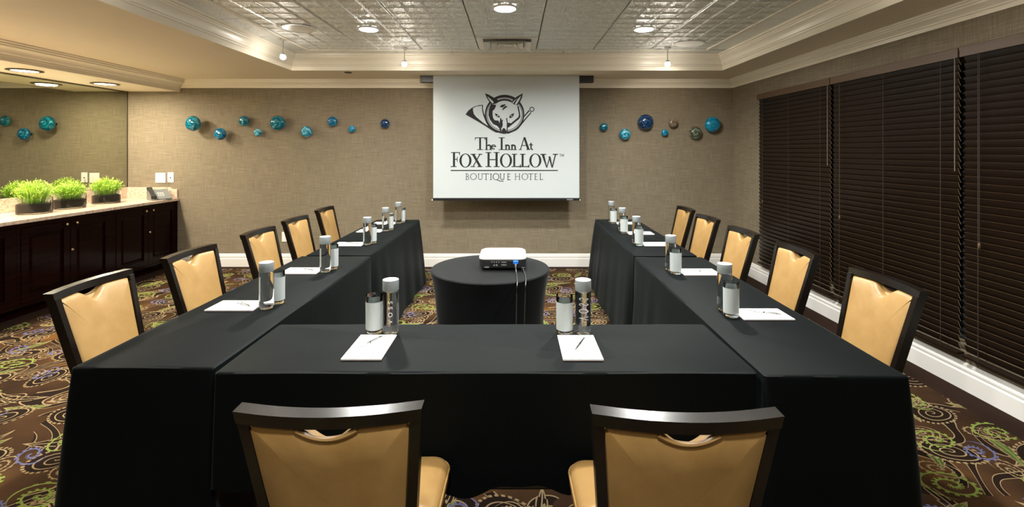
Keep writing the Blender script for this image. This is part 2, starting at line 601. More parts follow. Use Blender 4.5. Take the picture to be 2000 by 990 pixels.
# ceiling: backing plate, soffit ring, low soffit, tiles
cl = B().box(XL - .2, XR + .2, YF - .1, YB + .1, ZC + .012, ZC + .12).obj('ceiling', MT['ceil_back'], kind='structure')
b = B()
b.box(-4.52, TX0, YF, YB, ZS, ZC + .012); b.box(TX1, XR, YF, YB, ZS, ZC + .012)
b.box(TX0, TX1, TY1, YB, ZS, ZC + .012); b.box(TX0, TX1, YF, TY0, ZS, ZC + .012)
b.obj('ceiling_soffit', MT['soffit'], cl)
B().box(XL, -4.52, YF, YB, ZL, ZC + .012).obj('low_soffit', MT['soffit'], cl)

def tile_mesh(w, d, cells):
    """pressed tile: raised rim, sunken squares with a raised pillow"""
    b = B()
    nx, ny = cells
    g = .004
    b.box(-w / 2 + g, w / 2 - g, -d / 2 + g, d / 2 - g, .004, .012)
    rib = .007
    cw, cd = (w - 2 * g) / nx, (d - 2 * g) / ny
    for i in range(nx):
        for j in range(ny):
            x0, y0 = -w / 2 + g + i * cw, -d / 2 + g + j * cd
            rings = []
            for ins, z in ((0.0, .004), (rib, -.001), (rib + .008, .003), (cw * .30, .001), (cw * .38, .003)):
                rings.append([(x0 + ins, y0 + ins, z), (x0 + cw - ins, y0 + ins, z), (x0 + cw - ins, y0 + cd - ins, z), (x0 + ins, y0 + cd - ins, z)])
            b.ring_loft(rings, cap0=False)
    return b

proto = None
short = None
for r in range(len(ROWS) - 1):
    y1, y0 = ROWS[r], ROWS[r + 1]
    for k in range(7):
        if r == 0 and k == 3: continue
        c = (GX0 + T * (k + .5), (y0 + y1) / 2, ZC)
        if r == 0:
            if short is None:
                short = tile_mesh(T, y1 - y0, (4, 4)).obj('tile', MT['tile'], cl, loc=c)
            else:
                o = short.copy(); COL.objects.link(o); o.location = c
            continue
        if proto is None:
            proto = tile_mesh(T, T, (4, 4)).obj('tile', MT['tile'], cl, loc=c)
        else:
            o = proto.copy(); COL.objects.link(o); o.location = c
# narrow cut tiles around the edge of the grid
CX0, CX1, CY1, CY0 = TX0 + .075, TX1 - .095, TY1 - .096, TY0 + .095
for r in range(len(ROWS) - 1):
    y1, y0 = ROWS[r], ROWS[r + 1]
    for xa, xb in ((CX0, GX0 - .015), (GX0 + 7 * T + .015, CX1)):
        B().box(xa, xb, y0 + .004, y1 - .004, ZC + .001, ZC + .012, bev=.002).obj('border_tile', MT['tile'], cl)
for k in range(8):
    xa = CX0 if k == 0 else GX0 + T * (k - .5)
    xb = GX0 + T * (k + .5) if k < 7 else CX1
    B().box(xa + .003, xb - .003, ROWS[0] + .03, CY1, ZC + .001, ZC + .012, bev=.002).obj('border_tile', MT['tile'], cl)
B().box(CX0, CX1, CY0, ROWS[-1] - .004, ZC + .001, ZC + .012).obj('border_tile', MT['tile'], cl)
for xa in (GX0 - .015, GX0 + 7 * T - .015):
    B().box(xa, xa + .03, ROWS[-1], ROWS[0], ZC - .006, ZC + .012, bev=.003).obj('grid_bar', MT['crown'], cl)
B().box(GX0 - .015, GX0 + 7 * T + .015, ROWS[0], ROWS[0] + .03, ZC - .006, ZC + .012, bev=.003).obj('grid_bar', MT['crown'], cl)

sweep('trim_1', [(TX0, TY0), (TX0, TY1), (TX1, TY1), (TX1, TY0)],
      [(0, ZS), (-.004, ZS - .012), (.010, ZS - .012), (.012, ZS + .036), (.020, ZS + .042), (.022, ZS + .052), (.030, ZS + .058), (.036, ZS + .085), (.048, ZS + .108),
       (.064, ZS + .122), (.068, ZS + .132), (.076, ZS + .136), (.078, ZS + .148), (.092, ZS + .152), (.096, ZC + .002)], MT['crown'], closed=True)
sweep('trim_2', [(-4.50, YB), (XR, YB), (XR, YF)],
      [(0, 2.402), (.010, 2.402), (.014, 2.428), (.022, 2.432), (.024, 2.442), (.032, 2.450), (.042, 2.462), (.056, 2.470), (.060, 2.482), (.070, 2.484), (.074, 2.496), (.084, 2.498), (.088, ZS), (0, ZS)], MT['crown'])
sweep('trim_3', [(-4.52, YF), (-4.52, YB)],
      [(0, ZL - .004), (.016, ZL - .004), (.020, ZL + .034), (.030, ZL + .038), (.034, ZL + .052), (.046, ZL + .060), (.058, ZL + .082), (.082, ZL + .100), (.108, ZL + .110), (.112, ZL + .122),
       (.128, ZL + .126), (.132, ZL + .140), (.146, ZL + .144), (.150, ZS), (0, ZS)], MT['crown'])
bp = [(0, 0), (.034, 0), (.034, .108), (.026, .116), (.026, .124), (.030, .128), (.030, .140), (.020, .146), (.018, .160), (.010, .168), (0, .172)]
sweep('baseboard_back', [(-4.50, YB), (XR - .034, YB)], bp, MT['trim'])
sweep('baseboard_right', [(XR, YB), (XR, YF)], bp, MT['trim'])

# ------------------------------------------------------------------ lamps of the room, with some added out of view
def downlight(x, y, label, dim=1.0, color=None):
    t = thing('recessed_light', label, 'ceiling light', (x, y, ZC), 0, 'recessed ceiling lights')
    B().lathe([(.103, .002), (.106, -.006), (.090, -.012), (.084, -.010), (.084, .002)], 32, cap0=False, cap1=False).obj('trim_ring', MT['white'], t, True)
    B().lathe([(.084, .0), (.084, -.009), (.075, -.015), (.05, -.020), (.001, -.022)], 32).obj('diffuser', MT['lamp_cool'], t, True)
    lamp('lamp', 'AREA', (0, 0, -.03), DOWNLIGHT_W * dim, color or DOWNLIGHT_C, t, shape='DISK', size=.15, spread=math.radians(165))
    return t
kx = lambda k: GX0 + T * (k + .5)
downlight(kx(1), 4.386, 'round recessed ceiling light between air vent and mirror side, row nearest screen')
downlight(kx(5), 4.386, 'round recessed ceiling light between air vent and window side, row nearest screen')
downlight(kx(3), 3.75, 'round recessed ceiling light straight in front of the square air vent')
downlight(kx(1), 2.482, 'recessed ceiling light over the near table on the mirror side')
downlight(kx(5), 2.482, 'recessed ceiling light over the near table on the window side')
downlight(kx(3), 1.848, 'recessed ceiling light over the table closing the near end of the U', .5)
downlight(kx(3), -.054, 'recessed ceiling light on the middle line behind the near chairs', .8)
downlight(kx(1), -.688, 'added unseen ceiling light furthest from the screen wall, mirror side', .2, REAR_FILL_C)  # this pair is added to brighten the near chair backs from behind
downlight(kx(5), -.688, 'added unseen ceiling light furthest from the screen wall, window side', .2, REAR_FILL_C)

for i, y in enumerate((5.66, 4.73, 3.80, 2.87, 1.94)):
    lab = 'recessed can light under low soffit, ' + ['nearest the back wall', 'above the tallest potted grass', 'third from the back wall', 'fourth from the back wall', 'furthest from the back wall'][i]
    t = thing('counter_light', lab, 'ceiling light', (-4.86, y, ZL), 0, 'lights under the low soffit')
    B().lathe([(.105, .0), (.138, -.002), (.140, -.006), (.108, -.012), (.104, -.008), (.100, .03)], 32, cap0=False, cap1=False).obj('trim_ring', MT['bronze'], t, True)
    B().lathe([(.104, -.004), (.104, -.007), (.001, -.009)], 32).obj('lens', MT['lamp_warm'], t, True)
    lamp('lamp', 'AREA', (0, 0, -.02), COUNTER_W, COUNTER_C, t, shape='DISK', size=.18)

for (x, y), tgt, lab in (((-2.33, 4.80), (-2.9, 6.42, 1.4), 'small white ceiling spotlight above mirror-side edge of the tray'),
                         ((-1.197, 5.20), (-1.6, 6.42, 1.6), 'small white ceiling spotlight in front of the screen housing end, mirror side'),
                         ((1.677, 5.20), (2.05, 6.42, 1.75), 'small white ceiling spotlight in front of the window-side glass discs'),
                         ((-2.33, 2.60), (-2.6, 2.9, 1.0), 'added unseen ceiling spotlight at mirror-side tray edge over the near table'),  # this spot and the next are added unseen to brighten the ceiling
                         ((2.20, 2.60), (2.3, 2.9, 1.0), 'added unseen ceiling spotlight at window-side tray edge over the near table')):
    t = thing('spotlight', lab, 'spotlight', (x, y, ZC), 0, 'small spots hung from the ceiling edge')
    B().lathe([(.03, .002), (.03, -.008), (.012, -.014), (.005, -.016)], 16).obj('canopy', MT['white'], t, True)
    B().tube([(0, 0, -.01), (0, 0, -.137)], .005).obj('stem', MT['white'], t, True)
    d = (Vector(tgt) - Vector((x, y, 2.52))).normalized()
    q = d.to_track_quat('Z', 'Y').to_matrix().to_4x4()
    bb = B().lathe([(.008, .030), (.020, .028), (.024, .012), (.022, .006)], 20, c=(0, 0, -.165))
    bb.obj('lamp_holder', MT['white'], t, True)
    bb = B().lathe([(.018, .006), (.026, -.006), (.028, -.018), (.022, -.032), (.010, -.040), (.001, -.042)], 20, c=(0, 0, -.165))
    bb.obj('bulb', MT['lamp_spot'], t, True)
    l = lamp('lamp', 'SPOT', Vector((0, 0, -.185)) + d * .06, SPOT_W, SPOT_C, t, spot_size=math.radians(95), spot_blend=.9, shadow_soft_size=.03)
    l.rotation_euler = d.to_track_quat('-Z', 'Y').to_euler()
    lamp('lamp', 'POINT', Vector((0, 0, -.205)), BULB_W, SPOT_C, t, shadow_soft_size=.02)

# air vent, speakers, sprinkler cap
t = thing('air_vent', 'square white louvred air vent in the tiled ceiling above the screen', 'vent', (kx(3), (ROWS[0] + ROWS[1]) / 2, ZC))
def sq_ring(b, h0, z0, h1, z1, th=.004, asp=.92):
    rings = []
    for h, z in ((h0, z0), (h1, z1), (h1, z1 + th), (h0, z0 + th)):
        rings.append([(-h, -h * asp, z), (h, -h * asp, z), (h, h * asp, z), (-h, h * asp, z)])
    rings.append(rings[0])
    return b.ring_loft(rings, False, False)
sq_ring(B(), .312, .0, .245, -.004).obj('frame', MT['vent'], t)
for h0, h1, zz in ((.245, .175, -.040), (.165, .105, -.034), (.095, .045, -.028)):
    sq_ring(B(), h0, zz, h1, zz + .036).obj('louvre', MT['vent'], t)
B().box(-.04, .04, -.036, .036, -.022, -.018).obj('louvre', MT['vent'], t)
B().box(-.30, .30, -.28, .28, .008, .011).obj('duct', MT['grey'], t)
for x, y, lab in ((kx(0), 4.386, 'flush round ceiling speaker near the mirror-side spotlight'), (kx(6), 5.0, 'flush round ceiling speaker near the window-side spotlight')):
    t = thing('ceiling_speaker', lab, 'speaker', (x, y, ZC), 0, 'flush round ceiling speakers')
    B().lathe([(.165, .0), (.165, -.004), (.150, -.007), (.148, -.003)], 40, cap0=False, cap1=False).obj('rim', MT['tile'], t, True)
    B().lathe([(.149, -.003), (.10, -.0045), (.001, -.005)], 40).obj('grille', MT['vent'], t, True)
sp = B().lathe([(.045, 0), (.047, -.004), (.040, -.008), (.001, -.009)], 24).obj('sprinkler_cap', MT['bronze'], None, True, loc=(-2.02, 5.80, ZS))
tag(sp, 'small round sprinkler cover in the soffit near the back wall', 'sprinkler')

# ------------------------------------------------------------------ counter wall: mirror, worktop, cabinets
t = thing('wall_mirror', 'large frameless wall mirror above the stone counter', 'mirror', (XL, 0, 0))
B().box(.001, .012, .4, YB - .002, 1.068, ZL - .014).obj('mirror_glass', MT['mirror'], t)
B().box(.001, .022, .4, YB - .002, ZL - .014, ZL - .001).obj('top_channel', MT['bronze'], t)
B().box(.001, .016, YB - .012, YB - .002, 1.068, ZL - .014).obj('edge_strip', MT['bronze'], t)
CY = .45
t = thing('countertop', 'beige granite countertop with backsplash along the mirror', 'countertop', (0, 0, 0))
B().box(XL + .001, -4.515, CY, YB - .001, .885, .92, bev=.004).obj('slab', MT['stone'], t)
B().box(XL + .001, XL + .022, CY, YB - .001, .921, 1.066, bev=.003).obj('backsplash', MT['stone'], t)
bb = B()
y0, y1 = YB - .022, YB - .001
pr = [(XL + .023, .921), (-4.53, .921), (-4.53, 1.035), (-4.545, 1.040), (-4.60, 1.043), (-4.625, 1.062), (-4.64, 1.066), (XL + .023, 1.066)]
bb.ring_loft([[(x, y0, z) for x, z in pr], [(x, y1, z) for x, z in pr]])
bb.obj('end_backsplash', MT['stone'], t)

def cabinet(y0, y1, label):
    t = thing('base_cabinet', label, 'cabinet', (0, 0, 0), 0, 'dark base cabinets under the stone counter')
    b = B()
    b.box(XL + .01, -4.56, y0 + .001, y1 - .001, .11, .884)
    b.box(XL + .01, -4.635, y0 + .001, y1 - .001, 0, .11)
    b.obj('body', MT['cabinet'], t)
    b = B()
    b.box(-4.56, -4.535, y0 + .001, y1 - .001, .845, .884); b.box(-4.56, -4.535, y0 + .001, y1 - .001, .11, .14)
    b.box(-4.56, -4.535, y0 + .001, y0 + .035, .14, .845); b.box(-4.56, -4.535, y1 - .035, y1 - .001, .14, .845)
    b.obj('face_frame', MT['cabinet'], t)
    ym = (y0 + y1) / 2
    for a, c, ky in ((y0 + .037, ym - .002, ym - .055), (ym + .002, y1 - .037, ym + .055)):
        b = B()
        for (ya, yb_, za, zb) in ((a, a + .07, .143, .842), (c - .07, c, .143, .842), (a + .07, c - .07, .143, .213), (a + .07, c - .07, .772, .842)):
            b.box(-4.558, -4.530, ya, yb_, za, zb, bev=.002)
        b.box(-4.556, -4.545, a + .07, c - .07, .213, .772)
        rings = [[(-4.545 + dx, a + .07 + i, .213 + i), (-4.545 + dx, c - .07 - i, .213 + i), (-4.545 + dx, c - .07 - i, .772 - i), (-4.545 + dx, a + .07 + i, .772 - i)] for i, dx in ((.012, 0), (.035, .010), (.05, .010))]
        b.ring_loft(rings, cap0=False)
        d = b.obj('door', MT['cabinet'], t)
        B().lathe([(.005, 0), (.006, .012), (.013, .018), (.014, .024), (.009, .029), (.001, .030)], 14, c=(-4.530, ky, .812), axis='x').obj('knob', MT['brass'], d, True)
    B().lathe([(.012, 0), (.013, .006), (.015, .012), (.010, .018), (.001, .019)], 14, c=(-4.530, ym + .012, .545), axis='x').obj('catch_knob', MT['brass'], t, True)
cabinet(5.385, 6.418, 'dark two-door base cabinet in the corner under the telephone')
cabinet(4.34, 5.385, 'dark two-door base cabinet under the potted grass')
cabinet(3.295, 4.34, 'dark two-door base cabinet just before the potted grass')
cabinet(2.25, 3.295, 'dark two-door base cabinet near the front part of the counter')
cabinet(.46, 2.25, 'dark wide base cabinet at the near counter end')

# potted grass
def foliage(seed, R, H):
    rnd = random.Random(seed)
    bm = bmesh.new()
    V, F = [], []
    def strip(pts, ws, side):
        i0 = len(V)
        for p, w in zip(pts, ws):
            V.append(p - side * w); V.append(p + side * w)
        for i in range(len(pts) - 1):
            a = i0 + 2 * i
            F.append((a, a + 1, a + 3, a + 2))
    for i in range(330):
        a = rnd.uniform(0, 2 * PI)
        rb = .085 * math.sqrt(rnd.random())
        rt = R * math.sqrt(rnd.random()) * rnd.uniform(.8, 1.08)
        h = H * (1 - .30 * (rt / R) ** 2) * rnd.uniform(.78, 1.06)
        a2 = a + rnd.uniform(-.35, .35)
        p0 = Vector((rb * math.cos(a), rb * math.sin(a), .02))
        p3 = Vector((rt * math.cos(a2), rt * math.sin(a2), h))
        side = Vector((-math.sin(a + rnd.uniform(-1, 1)), math.cos(a + rnd.uniform(-1, 1)), 0)).normalized()
        pts = []
        for k in range(5):
            s = k / 4
            p = p0.lerp(p3, s)
            p.z = p0.z + (p3.z - p0.z) * (1 - (1 - s) ** 1.35)
            pts.append(p)
        strip(pts, (.0012, .0014, .0016, .0014, .0004), side)
        for k in range(11):
            s = rnd.uniform(.55, 1.0)
            q = pts[min(3, int(s * 4))].lerp(pts[min(4, int(s * 4) + 1)], s * 4 - int(s * 4) if s < 1 else 1)
            b = rnd.uniform(0, 2 * PI)
            dr = Vector((math.cos(b), math.sin(b), rnd.uniform(.2, 1.1))).normalized() * rnd.uniform(.010, .024)
            sd = Vector((-math.sin(b), math.cos(b), 0))
            strip([q, q + dr * .5, q + dr], (.0014, .0026, .0004), sd)
    me = bpy.data.meshes.new('foliage')
    me.from_pydata([tuple(v) for v in V], [], F)
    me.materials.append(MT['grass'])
    return me
for i, (x, y, R, H, lab) in enumerate(((-4.875, 4.84, .185, .335, 'tallest bright green potted grass in round glass bowl on counter, furthest from the corner'),
                                    (-4.925, 5.28, .165, .295, 'bright green potted grass in round glass bowl, middle of the three on the counter'),
                                    (-4.965, 5.80, .180, .305, 'bright green potted grass in round glass bowl nearest the telephone'))):
    t = thing('potted_grass', lab, 'plant', (x, y, .9205), i * 1.3, 'potted grass on the stone counter')
    r = .138
    B().lathe([(.001, 0), (r - .006, 0), (r, .006), (r, .155), (r - .002, .157), (r - .006, .155), (r - .006, .014), (.001, .012)], 40, cap0=False, cap1=False).obj('glass_bowl', MT['vase'], t, True)
    B().lathe([(.001, .0125), (r - .004, .0125), (r - .004, .098), (.10, .106), (.05, .110), (.001, .110)], 32).obj('soil', MT['soil'], t, True)
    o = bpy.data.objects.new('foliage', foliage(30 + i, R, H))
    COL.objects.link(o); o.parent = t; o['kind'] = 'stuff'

# desk telephone at the counter corner
t = thing('desk_telephone', 'dark grey desk telephone on the counter by the back wall', 'telephone', (-4.625, 6.21, .9205), math.radians(52))
b = B()
pr = [(-.10, 0), (.095, 0), (.10, .018), (.01, .073), (-.075, .125), (-.098, .128), (-.104, .11)]
b.ring_loft([[(x, y, z) for y, z in [(-p[0], p[1]) for p in pr]] for x in (-.11, .11)])
ph = b.obj('base', MT['grey'], t)
b = B()
hp = [(-.088, .146), (-.03, .122), (.04, .080), (.10, .036)]
for x0 in (-.085,):
    b.ring_loft([[(x0 - w, -y, z - .012), (x0 + w, -y, z - .012), (x0 + w, -y, z + h), (x0 - w, -y, z + h)] for (y, z), w, h in zip(hp, (.030, .022, .022, .030), (.016, .010, .010, .018))])
b.obj('handset', MT['charcoal'], t, label='dark handset')
def slope(v): return .018 + (v + .10) * .611
b = B()
for i in range(4):
    for j in range(3):
        x = -.015 + j * .026; y = -.050 + i * .021
        z = slope(y) + .0035
        b.box(x - .009, x + .009, y - .007, y + .007, z - .006, z + .001)
b.obj('keypad', MT['white'], t)
b = B()
b.poly([(x_, y_, slope(y_) + .002) for x_, y_ in ((-.03, .035), (.05, .035), (.05, .068), (-.03, .068))])
b.obj('display', MT['grey'], t)
co = []
for i in range(60):
    s = i / 59
    x = -.10 + .05 * math.sin(s * PI)
    a = s * 2 * PI * 14
    co.append((x + .006 * math.cos(a), -.075 - .045 * math.sin(s * PI) + .006 * math.sin(a), .012 + .002 * math.sin(a) + .012 * s))
B().tube(co, .0022, 5).obj('coiled_cord', MT['black'], t, True)
b = B().tube([(-4.637, YB - .010, 1.172), (-4.66, YB - .03, 1.13), (-4.655, YB - .035, 1.06), (-4.68, YB - .030, .98), (-4.72, YB - .032, .926)], .0028, 6)
tag(b.obj('telephone_cord', MT['grey'], None, True), 'thin grey cord from wall jack down to the telephone', 'cord')

def plate(x, z, w, h, label, cat, name, detail):
    t = thing(name, label, cat, (x, YB, z))
    B().box(-w / 2, w / 2, -.007, -.0005, -h / 2, h / 2, bev=.002).obj('cover_plate', MT['white'], t)
    if detail == 'switch':
        for dx in (-.030, .030):
            B().box(dx - .016, dx + .016, -.0105, -.0072, -.034, .034, bev=.001).obj('rocker', MT['white'], t)
    elif detail == 'jack':
        B().box(-.008, .008, -.0095, -.0072, -.012, .004).obj('jack_socket', MT['charcoal'], t)
    else:
        for dz in (-.02, .02):
            B().lathe([(.014, -.0072), (.014, -.0095), (.001, -.0098)], 16, c=(0, 0, dz), axis='y').obj('socket', MT['white'], t)
plate(-4.763, 1.192, .135, .132, 'wide white double wall plate above the telephone', 'switch plate', 'switch_plate', 'switch')
plate(-4.627, 1.197, .084, .135, 'white telephone jack plate on the wall above the telephone', 'wall plate', 'jack_plate', 'jack')
plate(-3.086, .398, .086, .132, 'white outlet plate low on the back wall behind the chairs', 'outlet', 'wall_outlet', 'outlet')

# ------------------------------------------------------------------ wall glass
def disc(px, pz, r, d, m, label):
    t = thing('wall_glass', label, 'wall art', (px, YB, pz), 0, 'blown glass discs on the back wall')
    prof = []
    for i in range(11):
        a = PI * i / 10
        prof.append((max(.0005, r * math.sin(a)), -d - .01 - .55 * r + .55 * r * (1 - math.cos(a)) - .55 * r * 0))
    B().lathe(prof, 36, axis='y').obj('glass', ART[m], t, True, angle=60)
    B().lathe([(r * .42, -d - .012), (r * .5, -d - .004), (r * .42, -d + .004)], 24, axis='y').obj('collar', ART[m], t, True)
    B().lathe([(.006, -d + .003), (.006, -.004), (.018, -.003), (.018, -.0005)], 14, axis='y').obj('standoff_rod', MT['black'], t, True)
def art(u, v, rp, d, m, label):
    k = (YB - d - .03) / FOC
    disc((u - 1004) * k, CAM_H - (v - 295.3) * k, rp * k, d, m, label)
L = [(375, 241, 15, .115, 'teal', 'large teal glass disc nearest the mirror, standing well off the wall'),
     (428, 261.5, 12, .085, 'blue', 'deep blue glass disc second from the mirror, hung low'),
     (475, 236, 10.3, .045, 'teal', 'small dark teal glass disc third from the mirror, hung high'),
     (502, 259, 7.6, .04, 'sky', 'tiny pale teal glass disc fourth from the mirror, hung low'),
     (541, 240, 14.6, .065, 'teal', 'large teal ringed glass disc fifth from the mirror'),
     (597, 257, 11, .05, 'sky', 'pale blue shiny glass disc sixth from the mirror'),
     (648, 237, 9.8, .04, 'blue', 'blue glass disc seventh from the mirror, hung high'),
     (686, 252, 6.7, .035, 'azure', 'tiniest blue glass disc on mirror side, second before the screen'),
     (751, 241, 9, .035, 'navy', 'dark navy glass disc closest to the screen on the mirror side'),
     (1180, 248, 8, .035, 'teal', 'small dark teal glass disc closest to the screen on the window side'),
     (1221.5, 262, 11, .045, 'sky', 'marbled light blue glass disc second past the screen, hung low'),
     (1262, 238, 15.3, .055, 'navy', 'largest dark navy glass disc on the window side'),
     (1299.5, 259, 6.7, .035, 'azure', 'tiny plain blue glass disc below the bronze one'),
     (1316, 240, 9.3, .035, 'bronze', 'small bronze brown glass disc'),
     (1359, 259, 12.2, .045, 'olive', 'brown and green swirled glass disc'),
     (1393, 243, 15.3, .055, 'azure', 'large bright blue glass disc nearest the window wall corner')]
for a in L: art(*a)

# ------------------------------------------------------------------ projection screen
SY = 6.03
K = SY / FOC
sw0, sw1 = (846 - 1004) * K, (1131.5 - 1004) * K
t = thing('projection_screen', 'pulled-down white projection screen with black hotel logo on the back wall', 'screen', (0, SY, 0))
B().box((820 - 1004) * K, (1160 - 1004) * K, .012, .10, 2.425, ZS - .001, bev=.004).obj('housing', MT['black'], t)
zb = .957
B().box(sw0, sw1, .003, .006, zb, ZS - .002).obj('screen_fabric', MT['screen'], t)
B().box(sw0 - .002, sw1 + .002, -.008, .014, zb - .032, zb + .002, bev=.003).obj('bottom_bar', MT['black'], t)
for x in (sw0 - .014, sw1 + .004):
    B().box(x - .006, x + .010, -.005, .010, zb - .030, zb - .018, bev=.002).obj('bar_end_cap', MT['white'], t)
B().box(sw1 - .16, sw1 - .08, -.0095, -.0078, zb - .026, zb - .010).obj('maker_plate', MT['grey'], t)

class Print:
    """flat ink shapes given in sheet units, placed on the screen"""
    def __init__(s, ox, oy, sc): s.b = B(); s.ox, s.oy, s.sc = ox, oy, sc; s.lay = 0
    def pt(s, p): return ((s.ox + p[0] / s.sc - 1004) * K, .0026 - s.lay * .0002, CAM_H - (s.oy + p[1] / s.sc - 295.3) * K)
    def poly(s, pts, mi=0):
        s.lay += 1
        vs = [s.b.bm.verts.new(s.pt(p)) for p in pts]
        for tri in tessellate_polygon([[Vector((p[0], p[1], 0)) for p in pts]]):
            s.b.face([vs[i] for i in tri], mi)
    def ell(s, cx, cy, rx, ry, mi=0, n=48):
        s.poly([(cx + rx * math.cos(2 * PI * i / n), cy + ry * math.sin(2 * PI * i / n)) for i in range(n)], mi)
    def arc(s, cx, cy, r0, r1, a0, a1, mi=0, n=20):
        A = [math.radians(a0 + (a1 - a0) * i / n) for i in range(n + 1)]
        s.poly([(cx + r1 * math.cos(a), cy - r1 * math.sin(a)) for a in A] + [(cx + r0 * math.cos(a), cy - r0 * math.sin(a)) for a in reversed(A)], mi)
    def oval(s, cx, cy, rx, ry, ix, iy, n=40):
        s.lay += 1
        o = [s.b.bm.verts.new(s.pt((cx + rx * math.cos(2 * PI * i / n), cy + ry * math.sin(2 * PI * i / n)))) for i in range(n)]
        q = [s.b.bm.verts.new(s.pt((cx + ix * math.cos(2 * PI * i / n), cy + iy * math.sin(2 * PI * i / n)))) for i in range(n)]
        for i in range(n):
            s.b.face([o[i], o[(i + 1) % n], q[(i + 1) % n], q[i]])
    def rect(s, x0, y0, x1, y1): s.poly([(x0, y0), (x1, y0), (x1, y1), (x0, y1)])
    def seg(s, x0, y0, x1, y1, w, mi=0):
        d = math.hypot(x1 - x0, y1 - y0); nx, ny = -(y1 - y0) / d * w / 2, (x1 - x0) / d * w / 2
        s.poly([(x0 + nx, y0 + ny), (x1 + nx, y1 + ny), (x1 - nx, y1 - ny), (x0 - nx, y0 - ny)], mi)
    def line(s, pts, w, mi=0):
        for a, c in zip(pts, pts[1:]): s.seg(*a, *c, w, mi)
    def par(s, xa, xb, ya, xc, xd, yb): s.poly([(xa, ya), (xb, ya), (xd, yb), (xc, yb)])
    def done(s, name, label=None): return s.b.obj(name, [MT['ink'], MT['screen']], t, label=label, fixn=False)

p = Print(890, 170, 9.9)
p.line([(1000, 870), (1170, 800), (1310, 625), (1440, 470)], 74); p.ell(1474, 430, 48, 48)
p.line([(1010, 850), (1180, 770), (1320, 610), (1440, 475)], 30, 1); p.ell(1474, 430, 32, 32, 1)
p.poly([(190, 530), (240, 458), (300, 410), (370, 372), (450, 350), (527, 345), (526, 420), (545, 500), (600, 640), (700, 760), (860, 880), (780, 880), (700, 838), (560, 745), (400, 650)])
p.poly([(335, 408), (400, 374), (506, 360), (510, 440), (530, 540), (580, 670), (625, 752), (520, 680), (400, 580), (352, 520), (336, 460)], 1)
p.ell(946, 525, 382, 376)
p.ell(946, 532, 352, 330, 1)
p.ell(946, 528, 342, 322)
p.ell(946, 526, 330, 312, 1)
p.arc(946, 525, 262, 300, 62, 128)
p.poly([(690, 330), (782, 343), (770, 390), (750, 430), (716, 460), (712, 530), (724, 595), (752, 640), (830, 650), (848, 702), (862, 600), (880, 596), (888, 640), (916, 628), (905, 680), (912, 720), (903, 770), (884, 790), (880, 880), (862, 860), (845, 800), (800, 750), (725, 715), (660, 625), (633, 540), (640, 440), (662, 375)])
p.poly([(565, 120), (640, 148), (745, 208), (812, 242), (812, 285), (785, 320), (690, 335), (640, 270), (600, 205)])
p.poly([(608, 180), (640, 200), (737, 290), (712, 322), (662, 262)], 1)
p.poly([(1295, 120), (1180, 185), (1068, 292), (1088, 306), (1112, 326), (1136, 338), (1178, 345), (1196, 356), (1258, 258), (1284, 195)])
p.poly([(1150, 246), (1182, 222), (1114, 318), (1094, 300)], 1)
p.poly([(1264, 164), (1238, 240), (1178, 338), (1142, 330), (1196, 232)], 1)
p.line([(1202, 366), (1228, 480), (1237, 565)], 26); p.line([(1238, 555), (1222, 596), (1012, 768)], 36)
p.line([(984, 598), (998, 690), (995, 862)], 19); p.poly([(1002, 790), (1002, 700), (1034, 686), (1062, 700), (1082, 728)])
p.poly([(880, 880), (892, 845), (908, 806), (932, 790), (956, 806), (978, 848), (992, 890), (950, 905), (905, 900)])
p.poly([(752, 508), (800, 522), (850, 562), (852, 592), (800, 576), (774, 550)]); p.ell(812, 556, 13, 10, 1, 16)
p.poly([(1132, 504), (1085, 520), (1040, 560), (1038, 602), (1082, 592), (1112, 562)]); p.ell(1080, 560, 14, 10, 1, 16)
p.poly([(850, 380), (888, 346), (958, 330), (966, 346), (905, 396)])
p.poly([(898, 438), (930, 390), (960, 366), (1006, 374), (942, 420), (906, 448)])
p.done('fox_and_horn_emblem')

def serif(q, cx, w, y, th): q.rect(cx - w / 2, y - th, cx + w / 2, y)
q = Print(870, 255, 8.333)
# The
q.rect(482, 110, 655, 123); q.poly([(482, 110), (496, 110), (492, 140), (478, 160)]); q.poly([(641, 110), (655, 110), (650, 160), (636, 140)])
q.rect(549, 110, 579, 314); serif(q, 564, 96, 315, 12)
q.rect(656, 110, 681, 314); q.poly([(640, 116), (681, 108), (681, 122), (640, 124)]); serif(q, 668, 56, 315, 11)
q.arc(708, 262, 14, 38, 20, 150); q.rect(722, 250, 746, 314); serif(q, 734, 50, 315, 11)
q.arc(785, 266, 24, 40, 0, 300); q.arc(785, 266, 24, 44, 120, 230); q.rect(760, 255, 824, 267)
q.done('lettering')
q = Print(870, 255, 8.333)
# Inn
q.rect(899, 110, 931, 314); serif(q, 915, 100, 122, 12); serif(q, 915, 100, 315, 12)
for x in (965, 1062):
    q.rect(x + 10, 228, x + 33, 314); q.poly([(x - 2, 240), (x + 33, 222), (x + 33, 236), (x - 2, 248)]); serif(q, x + 21, 50, 315, 11)
    q.arc(x + 46, 264, 14, 38, 10, 150); q.rect(x + 60, 252, x + 84, 314); serif(q, x + 72, 50, 315, 11)
q.done('lettering')
q = Print(870, 255, 8.333)
